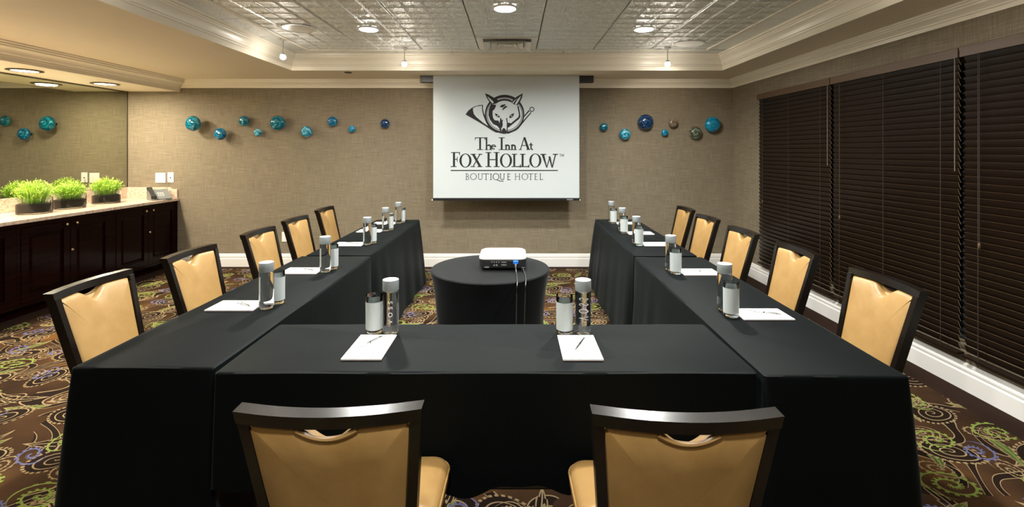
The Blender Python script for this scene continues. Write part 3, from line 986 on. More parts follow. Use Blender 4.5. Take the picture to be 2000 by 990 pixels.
# At
q.par(1268, 1284, 130, 1212, 1228, 314); q.par(1266, 1302, 108, 1332, 1372, 314); q.rect(1238, 236, 1330, 249); serif(q, 1218, 48, 315, 12); serif(q, 1348, 66, 315, 12)
q.rect(1382, 200, 1404, 300); q.poly([(1358, 238), (1390, 200), (1404, 200), (1404, 226), (1425, 226), (1425, 239), (1358, 239)]); q.arc(1412, 288, 8, 28, 180, 310)
q.done('lettering')
q = Print(870, 255, 8.333)
q.rect(121, 350, 156, 592); serif(q, 132, 100, 592, 13); q.rect(90, 350, 236, 364); q.poly([(222, 350), (236, 350), (236, 416), (222, 380)])
q.rect(150, 459, 198, 473); q.poly([(186, 440), (198, 412), (198, 522), (186, 494)])
q.oval(325, 487, 99, 114, 62, 103)
q.par(426, 470, 380, 546, 590, 592); q.par(556, 574, 380, 436, 454, 592)
serif(q, 450, 84, 391, 13); serif(q, 567, 66, 391, 13); serif(q, 446, 72, 592, 13); serif(q, 560, 80, 592, 13)
q.done('lettering')
q = Print(870, 255, 8.333)
for c in (985, 1463): q.oval(c, 487, 99, 114, 62, 103)
q.rect(684, 350, 719, 592); q.rect(814, 350, 850, 592); q.rect(719, 464, 814, 480)
for c in (700, 832): serif(q, c, 96, 363, 13); serif(q, c, 96, 592, 13)
for x in (1104, 1240):
    q.rect(x, 378, x + 32, 592); serif(q, x + 18, 86, 391, 13); serif(q, x + 14, 86, 592, 13); q.rect(x + 32, 578, x + 118, 592)
    q.poly([(x + 100, 578), (x + 126, 540), (x + 122, 604), (x + 100, 592)])
q.par(1562, 1606, 380, 1642, 1654, 602); q.par(1692, 1704, 430, 1640, 1656, 602); q.par(1676, 1708, 420, 1728, 1744, 602); q.par(1784, 1802, 380, 1728, 1746, 602)
serif(q, 1592, 96, 391, 13); serif(q, 1790, 84, 391, 13)
q.done('lettering')
q = Print(870, 255, 8.333)
q.rect(1856, 380, 1888, 386); q.rect(1869, 380, 1876, 422)
q.rect(1894, 380, 1899, 422); q.rect(1921, 380, 1927, 422); q.par(1894, 1900, 380, 1908, 1913, 422); q.par(1921, 1927, 380, 1908, 1913, 422)
q.done('lettering')
q = Print(870, 255, 8.333)
q.rect(85, 641, 1830, 658)
q.done('rule_line')
q = Print(870, 255, 8.333)
w = 8
q.rect(336, 698, 345, 800); q.arc(352, 724, 18, 26, -90, 90); q.arc(354, 775, 22, 30, -90, 90); q.rect(324, 698, 354, 705); q.rect(336, 746, 356, 753); q.rect(324, 794, 356, 801)
q.oval(455, 748, 53, 54, 43, 47)
q.rect(535, 698, 543, 770); q.rect(592, 698, 599, 770); q.arc(567, 768, 25, 33, 180, 360); serif(q, 539, 28, 704, 6); serif(q, 596, 28, 704, 6)
q.rect(618, 698, 704, 705); q.rect(656, 698, 665, 800); serif(q, 660, 30, 801, 6); q.rect(616, 698, 621, 716); q.rect(701, 698, 706, 716)
q.rect(736, 698, 745, 800); serif(q, 740, 30, 704, 6); serif(q, 740, 30, 801, 6)
q.oval(822, 748, 53, 54, 43, 47); q.line([(830, 796), (870, 814), (910, 823), (945, 820)], 8)
q.rect(893, 698, 901, 770); q.rect(950, 698, 957, 770); q.arc(925, 768, 25, 33, 180, 360); serif(q, 897, 28, 704, 6); serif(q, 954, 28, 704, 6)
for x in (1012,):
    q.rect(x, 698, x + 9, 800); q.rect(x - 6, 698, x + 44, 705); q.rect(x - 6, 794, x + 48, 801); q.rect(x + 9, 744, x + 36, 750)
q.done('lettering')
q = Print(870, 255, 8.333)
q.rect(1136, 698, 1145, 800); q.rect(1200, 698, 1209, 800); q.rect(1145, 744, 1200, 751)
for c in (1140, 1204): serif(q, c, 28, 704, 6); serif(q, c, 28, 801, 6)
q.oval(1293, 748, 53, 54, 43, 47)
q.rect(1456, 698, 1465, 800); q.rect(1450, 698, 1500, 705); q.rect(1450, 794, 1504, 801); q.rect(1465, 744, 1492, 750)
q.rect(1346, 698, 1432, 705); q.rect(1384, 698, 1393, 800); serif(q, 1388, 30, 801, 6)
q.rect(1540, 698, 1549, 800); q.rect(1532, 698, 1557, 704); q.rect(1534, 794, 1584, 801); q.poly([(1578, 794), (1590, 778), (1586, 801), (1578, 801)])
q.done('lettering')

# ------------------------------------------------------------------ window blinds
def slat_obj(length, parent, z, first):
    if first is not None:
        o = first.copy(); COL.objects.link(o); o.location.z = z
        return o
    b = B()
    tilt = math.radians(69)
    n = 5
    rows = []
    for i in range(n):
        s = (i / (n - 1) - .5) * .050
        crown = .0022 * (1 - (2 * i / (n - 1) - 1) ** 2)
        # room side is -x and sits high
        cx, cz = -math.cos(tilt), math.sin(tilt)
        nx, nz = -math.sin(tilt), -math.cos(tilt)
        for off, lst in ((crown + .0014, 0), (crown - .0014, 1)):
            rows.append((s * cx + off * nx, s * cz + off * nz, lst, i))
    top = [r for r in rows if r[2] == 0]; bot = [r for r in rows if r[2] == 1]
    loop = top + bot[::-1]
    va = [b.bm.verts.new((x, -length / 2, z_)) for x, z_, _, _ in loop]
    vb = [b.bm.verts.new((x, length / 2, z_)) for x, z_, _, _ in loop]
    m = len(loop)
    for i in range(m):
        j = (i + 1) % m
        edge = 1 if (i == n - 1 or i == m - 1) else 0
        b.face([va[i], va[j], vb[j], vb[i]], edge)
    b.face(va, 2); b.face(vb, 2)
    return b.obj('slat', [MT['slat'], MT['slat_edge_lit'], MT['slat_end']], parent, loc=(0, 0, z))

def blind(y0, y1, label):
    ym, ln = (y0 + y1) / 2, y1 - y0
    t = thing('window_blind', label, 'window blind', (XR - .048, ym, 0), 0, 'dark wooden slat blinds on the window wall')
    B().box(-.028, -.018, -ln / 2, ln / 2, 2.155, 2.222, bev=.003).obj('valance', MT['valance'], t)
    B().box(-.017, .03, -ln / 2 + .01, ln / 2 - .01, 2.165, 2.205).obj('head_rail', MT['slat'], t)
    first = None
    n = 42
    for i in range(n):
        z = 2.135 - i * (2.135 - .285) / (n - 1)
        o = slat_obj(ln - .030, t, z, first)
        if first is None: first = o
    B().box(-.026, .026, -ln / 2 + .008, ln / 2 - .008, .228, .246, bev=.004).obj('bottom_rail', MT['slat'], t)
    for f in (-.40, 0, .40):
        for dx in (-.027, .027):
            B().box(dx - .0012, dx + .0012, f * ln - .0015, f * ln + .0015, .246, 2.165).obj('ladder_cord', MT['cord'], t)
    B().tube([(-.034, ln / 2 - .14, 2.15), (-.034, ln / 2 - .14, .98)], .0018, 5).obj('pull_cord', MT['cord'], t)
    B().lathe([(.003, .03), (.008, .02), (.009, 0), (.004, -.008), (.001, -.009)], 10, c=(-.034, ln / 2 - .14, .955)).obj('tassel', MT['valance'], t, True)
    B().tube([(-.036, -ln / 2 + .014, 2.16), (-.034, -ln / 2 + .014, 2.13), (-.034, -ln / 2 + .014, 1.42)], .0027, 6).obj('tilt_wand', MT['wand'], t)
blind(4.345, 5.64, 'dark brown wooden slat blind nearest the back wall')
blind(3.085, 4.335, 'dark brown wooden slat blind between two others, behind the window-side chairs')
blind(1.83, 3.075, 'dark brown wooden slat blind nearest the front of the room')

# ------------------------------------------------------------------ tables and cloths
TOPZ = .75
def table(name, cx, cy, w, l, rz, label, ends=(.16, .16)):
    t = thing(name, label, 'table', (cx, cy, 0), rz, 'narrow meeting tables under black cloths')
    w, l = w - .02, l - .02
    B().box(-w / 2, w / 2, -l / 2, l / 2, .725, .745, bev=.003).obj('tabletop', MT['tabletop'], t)
    for sx in (-1, 1):
        for sy in (-1, 1):
            yy = sy * (l / 2 - ends[(sy + 1) // 2])
            B().tube([(sx * (w / 2 - .10), yy, .725), (sx * (w / 2 - .09), yy, 0)], .014, 8).obj('leg', MT['leg'], t, True)
    for sy in (-1, 1):
        yy = sy * (l / 2 - ends[(sy + 1) // 2])
        B().tube([(-w / 2 + .1, yy, .22), (w / 2 - .1, yy, .22)], .010, 8).obj('stretcher', MT['leg'], t, True)

def cloth(cx, cy, w, l, rz, label, flare, hem, seed):
    """flare(side, u) outward at the hem; hem(side, u) height of the hem; u runs -1..1 along the side"""
    rnd = random.Random(seed)
    pts = []   # base x, y, normal, side, u, corner weight
    R = .012
    sides = [('e', (w / 2, -l / 2), (w / 2, l / 2), (1, 0)), ('n', (w / 2, l / 2), (-w / 2, l / 2), (0, 1)),
             ('w', (-w / 2, l / 2), (-w / 2, -l / 2), (-1, 0)), ('s', (-w / 2, -l / 2), (w / 2, -l / 2), (0, -1))]
    for k, (nm, a, c, nn) in enumerate(sides):
        L = math.hypot(c[0] - a[0], c[1] - a[1])
        n = max(10, int(L / .022))
        dx, dy = (c[0] - a[0]) / L, (c[1] - a[1]) / L
        for i in range(n + 1):
            s = R + (L - 2 * R) * i / n
            u = (2 * s / L - 1)
            if nm in ('n', 'w'): u = -u
            pts.append((a[0] + dx * s, a[1] + dy * s, nn, nm, u, min(s, L - s)))
        n2 = sides[(k + 1) % 4][3]
        for q in (1, 2, 3):
            an = q / 4 * PI / 2
            nv = (nn[0] * math.cos(an) + n2[0] * math.sin(an), nn[1] * math.cos(an) + n2[1] * math.sin(an))
            pts.append((c[0] - (nn[0] + n2[0]) * R + nv[0] * R, c[1] - (nn[1] + n2[1]) * R + nv[1] * R, nv, nm if q < 2 else sides[(k + 1) % 4][0], None, 0))
    ph = [rnd.uniform(0, 6) for _ in range(6)]
    N = len(pts)
    fl, he = [], []
    for x, y, nn, nm, u, cd in pts:
        uu = u
        if uu is None:
            uu = max(-1, min(1, (y / (l / 2)) if nm in ('e', 'w') else (x / (w / 2))))
        fl.append(flare(nm, uu)); he.append(hem(nm, uu))
    def sm(a, k):
        for _ in range(k):
            a = [(a[i - 1] + a[i] + a[(i + 1) % N]) / 3 for i in range(N)]
        return a
    fl, he = sm(fl, 5), sm(he, 4)
    b = B()
    drops = [0, .012, .04, .10, .18, .27, .37, .48, .60, .72, .85, 1.0]
    rows = []
    inner = []
    for i, (x, y, nn, nm, u, cd) in enumerate(pts):
        s = i * .022
        zr = .0012 * math.sin(s * 9 + ph[0]) + .0010 * math.sin(s * 23 + ph[1])
        inner.append((x - nn[0] * .010, y - nn[1] * .010, TOPZ + zr * .5))
    rows.append(inner)
    for t_ in drops:
        row = []
        for i, (x, y, nn, nm, u, cd) in enumerate(pts):
            s = i * .022
            cw = math.exp(-(cd / .10) ** 2)
            fold = (.005 * math.sin(s * 15 + 2 * math.sin(s * 1.7) + ph[2]) + .007 * math.sin(s * 5.3 + ph[3]) + .003 * math.sin(s * 23 + 3 * math.sin(s * 2.3) + ph[4]))
            amp = min(1.0, fl[i] / .03)
            o = fl[i] * (t_ ** .8) + fold * t_ * amp + cw * .020 * t_ * amp
            zt = TOPZ - .004 - (.004 if t_ > 0 else 0) * 0
            h = he[i] + .008 * math.sin(s * 11 + ph[5]) + .004 * math.sin(s * 29)
            z = zt + (h - zt) * t_ + (.0012 * math.sin(s * 9 + ph[0])) * (1 - t_)
            row.append((x + nn[0] * o, y + nn[1] * o, max(z, .004)))
        rows.append(row)
    b.ring_loft(rows[::-1], cap0=False, cap1=True)
    o = b.obj('tablecloth', MT['cloth'], None, True, loc=(cx, cy, 0), angle=60)
    o.rotation_euler = (0, 0, rz)
    return tag(o, label, 'tablecloth', 'black cloths over the meeting tables')

rad = math.radians
CH_L = (2.23, 2.88, 3.63, 4.29, 5.05)
CH_R = (2.26, 2.99, 3.65, 4.37, 5.06)
def lift(chairs, cy, l):
    def f(u):
        y = cy + u * l / 2
        g = 0.0
        for c in chairs:
            g = max(g, min(1.0, max(0.0, (.36 - abs(y - c)) / .08)))
        return .012 + g * .505
    return f
specs = [
    ('meeting_table', -1.366, 2.700, .535, 1.875, rad(-.6), 'narrow black-covered table on the mirror side, near the front', 'w', CH_L, 'e', (0.0, .055)),
    ('meeting_table', -1.356, 4.622, .500, 1.90, rad(0), 'narrow black-covered table on the mirror side, near the back wall', 'w', CH_L, 'e', (.05, .06)),
    ('meeting_table', 1.158, 2.650, .512, 1.915, rad(-.5), 'narrow black-covered table on the window side, near the front', 'e', CH_R, 'w', (0.0, .055)),
    ('meeting_table', 1.180, 4.630, .482, 1.95, rad(-1.0), 'narrow black-covered table on the window side, near the back wall', 'e', CH_R, 'w', (.055, .085)),
]
for i, (nm, cx, cy, w, l, rz, lab, outer, chairs, inner, (f0, f1)) in enumerate(specs):
    table(nm, cx, cy, w, l, rz, lab, (.09, .36) if i % 2 == 0 else (.36, .09))
    lf = lift(chairs, cy, l)
    near = i % 2 == 0
    def flare(side, u, inner=inner, outer=outer, f0=f0, f1=f1, near=near, cy=cy, l=l):
        y = cy + u * l / 2
        k = min(1.0, max(0.0, (1 - (u if near else -u) - .03) / .10))
        if side == inner:
            if near: return 0.0 if y < 2.24 else f1 * k * min(1, (y - 2.24) / .5)
            return k * (f0 + (f1 - f0) * (u + 1) / 2)
        if side == outer: return .05 * k
        if side == 's': return .045 if near else 0.0
        return 0.0 if near else .07
    joint = 'n' if near else 's'
    def hem(side, u, outer=outer, lf=lf, joint=joint):
        if side == outer: return lf(u)
        if side == joint:
            q = u if outer == 'w' else -u
            return .012 + .508 * max(0.0, min(1.0, (.80 - q) / .2))
        return .012
    cloth(cx, cy, w, l, rz, lab.replace('narrow black-covered table', 'long black tablecloth on the table'), flare, hem, 40 + i)
table('meeting_table', -.102, 1.965, 1.965, .49, 0, 'narrow black-covered table closing the near end of the U')
cloth(-.102, 1.965, 1.965, .49, 0, 'short-hemmed black tablecloth on the table closing the near end of the U',
      lambda s, u: .012 if s == 's' else (.03 * max(0.0, min(1.0, (.97 - abs(u)) * 8)) if s == 'n' else 0.0), lambda s, u: (.335 + .02 * math.sin(u * 16) + .012 * math.sin(u * 37)) if s == 's' else .30, 51)

# round table with stretch cover
RX, RY = -.163, 3.285
t = thing('round_table', 'round cocktail table in the middle of the U, under a black stretch cover', 'table', (RX, RY, 0))
B().lathe([(.395, .722), (.397, .742), (.39, .746), (.001, .746)], 40).obj('tabletop', MT['tabletop'], t, True)
B().lathe([(.03, .02), (.03, .72)], 16).obj('column', MT['leg'], t, True)
B().lathe([(.26, 0), (.26, .01), (.05, .03), (.03, .05)], 24).obj('foot_plate', MT['leg'], t, True)
n = 64
rows = []
for z, r, lobe in ((.012, .355, .022), (.05, .352, .020), (.15, .350, .014), (.30, .354, .008), (.45, .364, .004), (.60, .380, .001), (.69, .396, 0), (.725, .405, 0), (.742, .407, 0), (.749, .402, 0), (.751, .392, 0), (.7505, .30, 0), (.7505, .02, 0)):
    rows.append([((r + lobe * math.cos(4 * a)) * math.cos(a), (r + lobe * math.cos(4 * a)) * math.sin(a), z) for a in (2 * PI * i / n + .4 for i in range(n))])
o = B().ring_loft(rows, cap0=False).obj('stretch_table_cover', MT['stretch'], None, True, loc=(RX, RY, 0))
tag(o, 'tight black stretch cover over the round projector table', 'table cover')

# projector
t = thing('projector', 'white-topped projector with dark rear panel on the round table', 'projector', (-.077, 3.325, .752))
def rrect(hw, hd, r, n=6, cx=0, cy=0):
    pts = []
    for sx, sy, a0 in ((1, 1, 0), (-1, 1, 90), (-1, -1, 180), (1, -1, 270)):
        for i in range(n + 1):
            a = math.radians(a0 + 90 * i / n)
            pts.append((cx + sx * (hw - r) + r * math.cos(a), cy + sy * (hd - r) + r * math.sin(a)))
    return pts
def rr_loft(b, lay, **kw):
    return b.ring_loft([[(x, y, z) for x, y in rrect(hw, hd, r)] for hw, hd, r, z in lay], **kw)
rr_loft(B(), [(.140, .120, .03, .008), (.152, .134, .04, .014), (.157, .138, .045, .030), (.159, .140, .045, .072)]).obj('body', MT['charcoal'], t, True)
rr_loft(B(), [(.159, .140, .045, .0725), (.160, .141, .045, .080), (.157, .138, .045, .090), (.145, .126, .05, .098), (.11, .09, .05, .102), (.03, .02, .015, .103)]).obj('top_cover', MT['white'], t, True)
for x in (-.12, .12):
    for y in (-.10, .10):
        B().lathe([(.010, 0), (.012, .009)], 12, c=(x, y, 0)).obj('foot', MT['black'], t)
B().lathe([(.036, .0), (.040, .010), (.034, .012), (.028, .006), (.001, .002)], 24, c=(-.07, .136, .045), axis='y').obj('lens', MT['black'], t, True)
B().box(-.085, .085, -.1415, -.137, .020, .066, bev=.002).obj('port_panel', MT['black'], t)
b = B()
for x in (-.072, -.056, -.040, -.024):
    b.lathe([(.0045, -.1417), (.0045, -.1435), (.001, -.1436)], 10, c=(x, 0, .056), axis='y')
b.lathe([(.006, -.1417), (.006, -.1435), (.001, -.1436)], 10, c=(-.056, 0, .036), axis='y')
b.box(-.045, -.033, -.1435, -.1417, .031, .042); b.box(-.008, .026, -.1430, -.1417, .034, .042); b.box(-.008, .026, -.1430, -.1417, .052, .059)
b.obj('port', MT['grey'], t, kind='stuff')
B().box(-.12, -.09, -.1415, -.137, .018, .026).obj('latch', MT['grey'], t)
b = B()
for i in range(7):
    b.box(.1595, .1605, -.06 + i * .02, -.05 + i * .02, .03, .06)
b.obj('vent_slot', MT['black'], t, kind='stuff')
t = thing('video_cable', 'grey video cable with blue plug, hanging from the projector over the table edge', 'cable', (.0, 3.16, .752))
B().box(-.006, .028, .002, .0225, .048, .068, bev=.002).obj('blue_plug', MT['blue'], t)
B().tube([(.011, -.004, .050), (.011, -.010, .040), (.011, -.012, .028)], [.007, .0065, .004], 10).obj('strain_relief', MT['grey'], t, True)
B().tube([(.011, -.012, .030), (.013, -.03, .012), (.017, -.09, .005), (.020, -.19, .005), (.020, -.273, .005), (.018, -.297, -.012), (.016, -.297, -.06), (.014, -.272, -.20), (.012, -.262, -.40), (.012, -.262, -.745)], .0030, 8).obj('cord', MT['cable'], t, True)
t = thing('power_cable', 'black power cable hanging from the projector beside the video cable', 'cable', (.06, 3.16, .752))
B().box(-.012, .010, -.002, .021, .012, .026, bev=.002).obj('plug', MT['black'], t)
B().tube([(.0, -.002, .018), (.006, -.03, .007), (.012, -.10, .005), (.014, -.19, .005), (.012, -.262, .005), (.010, -.286, -.012), (.008, -.286, -.06), (.004, -.262, -.20), (.0, -.252, -.40), (.0, -.252, -.745)], .0030, 8).obj('cord', MT['cable'], t, True)

# ------------------------------------------------------------------ chairs
LEAN = .245
def bx(v):  # half width of the frame (outer) at height v
    return .176 + (v - .45) * .0828 if v > .45 else .176
def by(v):
    return -.168 - (v - .45) * LEAN
def bow(x, v):
    return -.030 * max(0, 1 - (x / .21) ** 2) * max(0, (v - .45) / .47)
def make_chair(label, loc, rz):
    t = thing('banquet_chair', label, 'chair', loc, rz, 'tan padded chairs around the tables')
    # seat
    b = B()
    def seat_ring(ins, z):
        pts = []
        for x, y in rrect(.222, .215, .055, 6):
            k = 1 - .10 * max(0, (-y) / .215)
            pts.append((x * k * (1 - ins / .22), .058 + y * (1 - ins / .22), z))
        return pts
    b.ring_loft([seat_ring(.012, .405), seat_ring(.0, .412), seat_ring(0, .452), seat_ring(.006, .466), seat_ring(.022, .476), seat_ring(.06, .482), seat_ring(.14, .485), seat_ring(.2, .486)])
    st = b.obj('seat', MT['vinyl'], t, True, angle=70)
    pr = seat_ring(-.001, .452)
    B().tube(pr + pr[:2], .0035, 6).obj('piping', MT['vinyl'], st, True)
    b = B()
    b.ring_loft([seat_ring(.02, .372), seat_ring(.016, .404), seat_ring(.05, .404), seat_ring(.05, .372), seat_ring(.02, .372)], False, False)
    b.obj('seat_rail', MT['frame'], t)
    # frame uprights and rail
    W_, D_ = .026, .040
    for s in (-1, 1):
        b = B()
        rings = []
        for v in (.38, .45, .60, .75, .88, .922):
            x1 = s * bx(v); x0 = x1 - s * W_
            y = by(v)
            rings.append([(x0, y - D_ / 2, v), (x1, y - D_ / 2, v), (x1, y + D_ / 2, v), (x0, y + D_ / 2, v)])
        b.ring_loft(rings).obj('back_upright', MT['frame'], t)
        b = B()
        b.bar((s * (bx(.45) - W_ / 2), by(.42) + .004, .38), (s * (bx(.45) + .012), -.262, 0), W_, D_, .022, .026)
        b.obj('leg', MT['frame'], t)
        b = B()
        b.bar((s * .188, .225, .405), (s * .204, .240, 0), .034, .034, .022, .022)
        b.obj('leg', MT['frame'], t)
    b = B()
    rings = []
    for i in range(15):
        x = (i / 14 * 2 - 1) * bx(.922)
        y = by(.930) + bow(x, .93) * (1 if abs(x) < .2 else 1)
        tx = x * 1.012
        rings.append([(x, y - D_ / 2, .916), (x, y + D_ / 2, .916), (tx, y + D_ / 2 - .006, .948), (tx, y - D_ / 2 - .008, .948)])
    b.ring_loft(rings).obj('top_rail', MT['frame'], t, True, angle=30)
    # back pad
    def outline(vtop, notch_w, notch_d, inset=0.0, sharp=1.0, v0=.44):
        pts = []
        ww = lambda v: bx(v) - W_ - .001 - inset
        nn = 24
        rc = .016
        pts.append((-ww(v0), v0)); pts.append((-ww(v0 + .15), v0 + .15)); pts.append((-ww(v0 + .3), v0 + .3)); pts.append((-ww(vtop - rc), vtop - rc))
        for i in range(1, 4):
            a = i / 4 * PI / 2
            pts.append((-ww(vtop) + rc * (1 - math.sin(a)) * 1.0 + 0, vtop - rc + rc * (1 - math.cos(a)) if False else vtop - rc * (1 - math.sin(a))))
        for i in range(nn + 1):
            x = (-.135 + .27 * i / nn)
            q = max(0.0, 1 - abs(x) / (notch_w / 2))
            q = q * q * (3 - 2 * q) if sharp < 1 else 1 - (1 - q) ** 2
            pts.append((x, vtop - notch_d * q))
        for i in range(3, 0, -1):
            a = i / 4 * PI / 2
            pts.append((ww(vtop) - rc * (1 - math.sin(a)), vtop - rc * (1 - math.sin(a))))
        pts.append((ww(vtop - rc), vtop - rc)); pts.append((ww(v0 + .3), v0 + .3)); pts.append((ww(v0 + .15), v0 + .15)); pts.append((ww(v0), v0))
        for i in range(1, 8):
            x = ww(v0) - 2 * ww(v0) * i / 8
            pts.append((x, v0))
        return pts
    def layer(pts, k, depth, c=(0, .66)):
        out = []
        for x, v in pts:
            X = c[0] + (x - c[0]) * k; Vv = c[1] + (v - c[1]) * k
            out.append((X, by(Vv) + bow(X, Vv) + depth, Vv))
        return out
    o1 = outline(.913, .155, .046, sharp=.5)
    b = B()
    b.ring_loft([layer(o1, k, d) for k, d in ((1.0, -.006), (1.0, .008), (.985, .016), (.955, .0215), (.90, .0255), (.78, .029), (.55, .032), (.3, .033), (.05, .0335))])
    b.obj('back_pad', MT['vinyl'], t, True, angle=75)
    o2 = outline(.912, .150, .026, inset=.001, sharp=1.0)
    b = B()
    b.ring_loft([layer(o2, k, d) for k, d in ((1.0, -.008), (1.0, -.014), (.99, -.0165), (.6, -.0165), (.05, -.0165))])
    b.obj('back_panel', MT['vinyl'], t, True, angle=75)
    # rolled lip around the hand hold
    lip = []
    for i in range(17):
        x = -.070 + .140 * i / 16
        q = max(0.0, 1 - abs(x) / .075); q = 1 - (1 - q) ** 2
        v = .912 - .028 * q
        lip.append((x, by(v) + bow(x, v) - .0165, v - .002))
    B().tube(lip, .0045, 6).obj('hand_hold_lip', MT['vinyl'], t, True)
    return t
OFF = .295
c0 = make_chair('tan padded chair at the near end of the U, seen from behind, mirror side', (-.442, 1.125 + OFF, 0), rad(1.5))
dup(c0, (.405, 1.105 + OFF, 0), rad(-1.5), 'tan padded chair at the near end of the U, seen from behind, window side')
ords = ['nearest the front of the room', 'second from the front of the room', 'third from the front, middle of its row', 'second from the screen wall', 'closest to the screen wall']
for y, x, r, od in zip(CH_L, (-1.972, -1.963, -1.950, -1.977, -2.012), (1.5, -1, 0, -1, 1), ords):
    dup(c0, (x + OFF, y, 0), rad(-90 + r), 'tan padded chair on mirror side, ' + od)
for y, x, r, od in zip(CH_R, (1.765, 1.775, 1.757, 1.785, 1.83), (0, -2, 0, 1.5, 0), ords):
    dup(c0, (x - OFF, y, 0), rad(90 + r), 'tan padded chair on window side, ' + od)

# ------------------------------------------------------------------ place settings
def text_mesh(s, size):
    cu = bpy.data.curves.new('lettering', 'FONT')
    cu.body = s; cu.size = size; cu.space_character = 1.9
    cu.align_x = 'CENTER'; cu.align_y = 'CENTER'
    o = bpy.data.objects.new('lettering_source', cu)
    COL.objects.link(o)
    dg = bpy.context.evaluated_depsgraph_get()
    me = bpy.data.meshes.new_from_object(o.evaluated_get(dg))
    COL.objects.unlink(o)
    bpy.data.objects.remove(o)
    return me
def make_bottle(label, loc, rz):
    t = thing('water_bottle', label, 'bottle', loc, rz, 'clear water bottles on the tables')
    B().lathe([(.001, .006), (.018, .003), (.026, .0), (.031, .001), (.0345, .008), (.0350, .020), (.0350, .178), (.0342, .184), (.030, .186), (.001, .186)], 36, cap0=False, cap1=False).obj('bottle_body', MT['water'], t, True)
    cp = B().lathe([(.001, .1865), (.0346, .1865), (.0352, .189), (.0352, .231), (.0340, .2335)], 36, cap0=False, cap1=False).obj('cap', MT['cap'], t, True)
    B().lathe([(.0340, .2335), (.030, .2338), (.001, .2338)], 36, cap0=False).obj('cap_disc', MT['cap_top'], cp, True)
    me = text_mesh('VOSS', .0265)
    for v in me.vertices:
        tx, ty = v.co.x, v.co.y
        a = -PI / 2 - ty / .0354 * 1.0
        v.co = (.0354 * math.cos(a), .0354 * math.sin(a), .098 + tx)
    me.materials.append(MT['inkwhite'])
    o = bpy.data.objects.new('lettering', me)
    COL.objects.link(o); o.parent = t
    return t
def make_glass(label, loc):
    t = thing('highball_glass', label, 'glass', loc, 0, 'frosted-band glasses on the tables')
    B().lathe([(.001, 0), (.033, 0), (.0355, .003), (.0365, .164), (.0358, .1655), (.0350, .164), (.0338, .016), (.030, .012), (.001, .011)], 36, cap0=False, cap1=False).obj('tumbler', MT['glass'], t, True)
    B().lathe([(.0357, .019), (.0365, .139), (.0368, .1395), (.0368, .139), (.0360, .019)], 36, cap0=False, cap1=False).obj('frosted_band', MT['frost'], t, True)
    return t
def make_pad(label, loc, rz):
    t = thing('notepad', label, 'notepad', loc, rz, 'white notepads at the places')
    B().box(-.077, .077, -.120, .120, .0, .0012).obj('backing_card', MT['card'], t)
    B().box(-.077, .077, -.120, .120, .0013, .006).obj('sheets', MT['paper'], t)
    return t
def make_pen(label, loc, rz):
    t = thing('pen', label, 'pen', loc, rz, 'silver ballpoint pens on the notepads')
    z = .0048
    B().lathe([(.0012, -.068), (.0026, -.058), (.0045, -.045), (.0047, .0), (.0047, .062), (.003, .066), (.001, .067)], 12, c=(0, 0, z), axis='x').obj('barrel', MT['chrome'], t, True)
    B().lathe([(.0049, -.002), (.0049, .003)], 12, c=(0, 0, z), axis='x').obj('middle_ring', MT['black'], t, True)
    B().lathe([(.0015, .067), (.0022, .068), (.0022, .074), (.001, .075)], 10, c=(0, 0, z), axis='x').obj('button', MT['black'], t, True)
    B().box(.018, .062, -.001, .001, z + .0050, z + .0064).obj('clip', MT['chrome'], t)
    return t
TZ = .752
where = ['nearest the front', 'second from the front', 'third from the front, middle place', 'second from the screen wall', 'closest to the screen wall']
bo_L = [(-1.262, 2.426), (-1.252, 3.157), (-1.255, 4.072), (-1.285, 4.763), (-1.280, 5.269)]
gl_L = [(-1.246, 2.508), (-1.233, 3.239), (-1.233, 4.145), (-1.262, 4.842), (-1.256, 5.345)]
bo_R = [(1.059, 2.395), (1.052, 3.197), (1.060, 4.127), (1.078, 4.748), (1.096, 5.364)]
gl_R = [(1.052, 2.308), (1.055, 3.108), (1.062, 4.045), (1.072, 4.640), (1.100, 5.270)]
b0 = make_bottle('clear water bottle with grey cap on near-end table, mirror-side place', (-.544, 2.100, TZ), rad(13))
dup(b0, (.304, 2.096, TZ), rad(172), 'clear water bottle with grey cap on near-end table, window-side place')
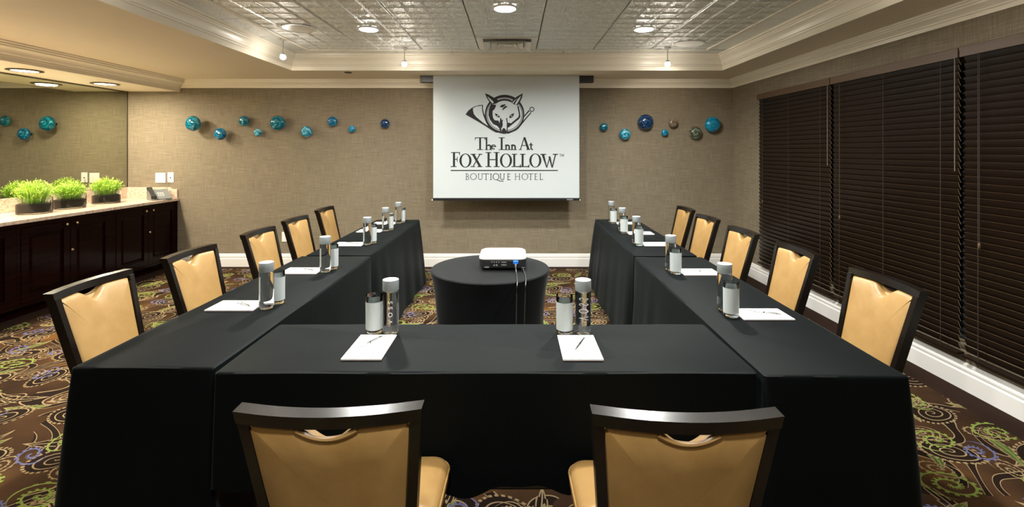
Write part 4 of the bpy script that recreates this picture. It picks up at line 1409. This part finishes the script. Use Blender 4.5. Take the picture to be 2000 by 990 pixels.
g0 = make_glass('clear glass with frosted band on near-end table, mirror-side place', (-.617, 2.100, TZ))
dup(g0, (.222, 2.094, TZ), 0, 'clear glass with frosted band on near-end table, window-side place')
p0 = make_pad('white notepad on near-end table, mirror-side place', (-.584, 1.936, TZ), rad(0))
dup(p0, (.264, 1.932, TZ), rad(0), 'white notepad on near-end table, window-side place')
n0 = make_pen('silver pen on the near-end notepad, mirror-side place', (-.596, 1.964, TZ + .0062), math.atan2(.13, .07))
dup(n0, (.268, 1.944, TZ + .0062), math.atan2(.137, .061), 'silver pen on the near-end notepad, window-side place')
pad_L = [(-1.424, 2.450, 0), (-1.405, 3.168, 0), (-1.405, 4.074, 0), (-1.433, 4.758, 0), (-1.425, 5.268, 0)]
pad_R = [(1.206, 2.322, 0), (1.213, 3.134, 0), (1.218, 4.074, 0), (1.222, 4.625, 0), (1.250, 5.270, 0)]
pen_L = [((-1.465, 2.499), (-1.349, 2.426)), ((-1.449, 3.215), (-1.334, 3.150)), ((-1.442, 4.11), (-1.336, 4.06)), ((-1.46, 4.79), (-1.36, 4.74)), ((-1.47, 5.30), (-1.36, 5.26))]
pen_R = [((1.158, 2.365), (1.288, 2.298)), ((1.167, 3.165), (1.284, 3.110)), ((1.17, 4.10), (1.28, 4.05)), ((1.18, 4.65), (1.28, 4.60)), ((1.20, 5.30), (1.31, 5.25))]
for side, bo, gl, pads, pens in (('mirror', bo_L, gl_L, pad_L, pen_L), ('window', bo_R, gl_R, pad_R, pen_R)):
    for i in range(5):
        w = where[i] + ', ' + side + ' side'
        dup(b0, (*bo[i], TZ), rad(150 if side == 'mirror' else -150), 'clear water bottle with grey cap ' + w)
        dup(g0, (*gl[i], TZ), 0, 'clear glass with frosted band ' + w)
        px, py, pr_ = pads[i]
        dup(p0, (px, py, TZ), rad(90 + pr_), 'white notepad ' + w)
        a, c = pens[i]
        dup(n0, ((a[0] + c[0]) / 2, (a[1] + c[1]) / 2, TZ + .0062), math.atan2(c[1] - a[1], c[0] - a[0]), 'silver pen on notepad ' + w)
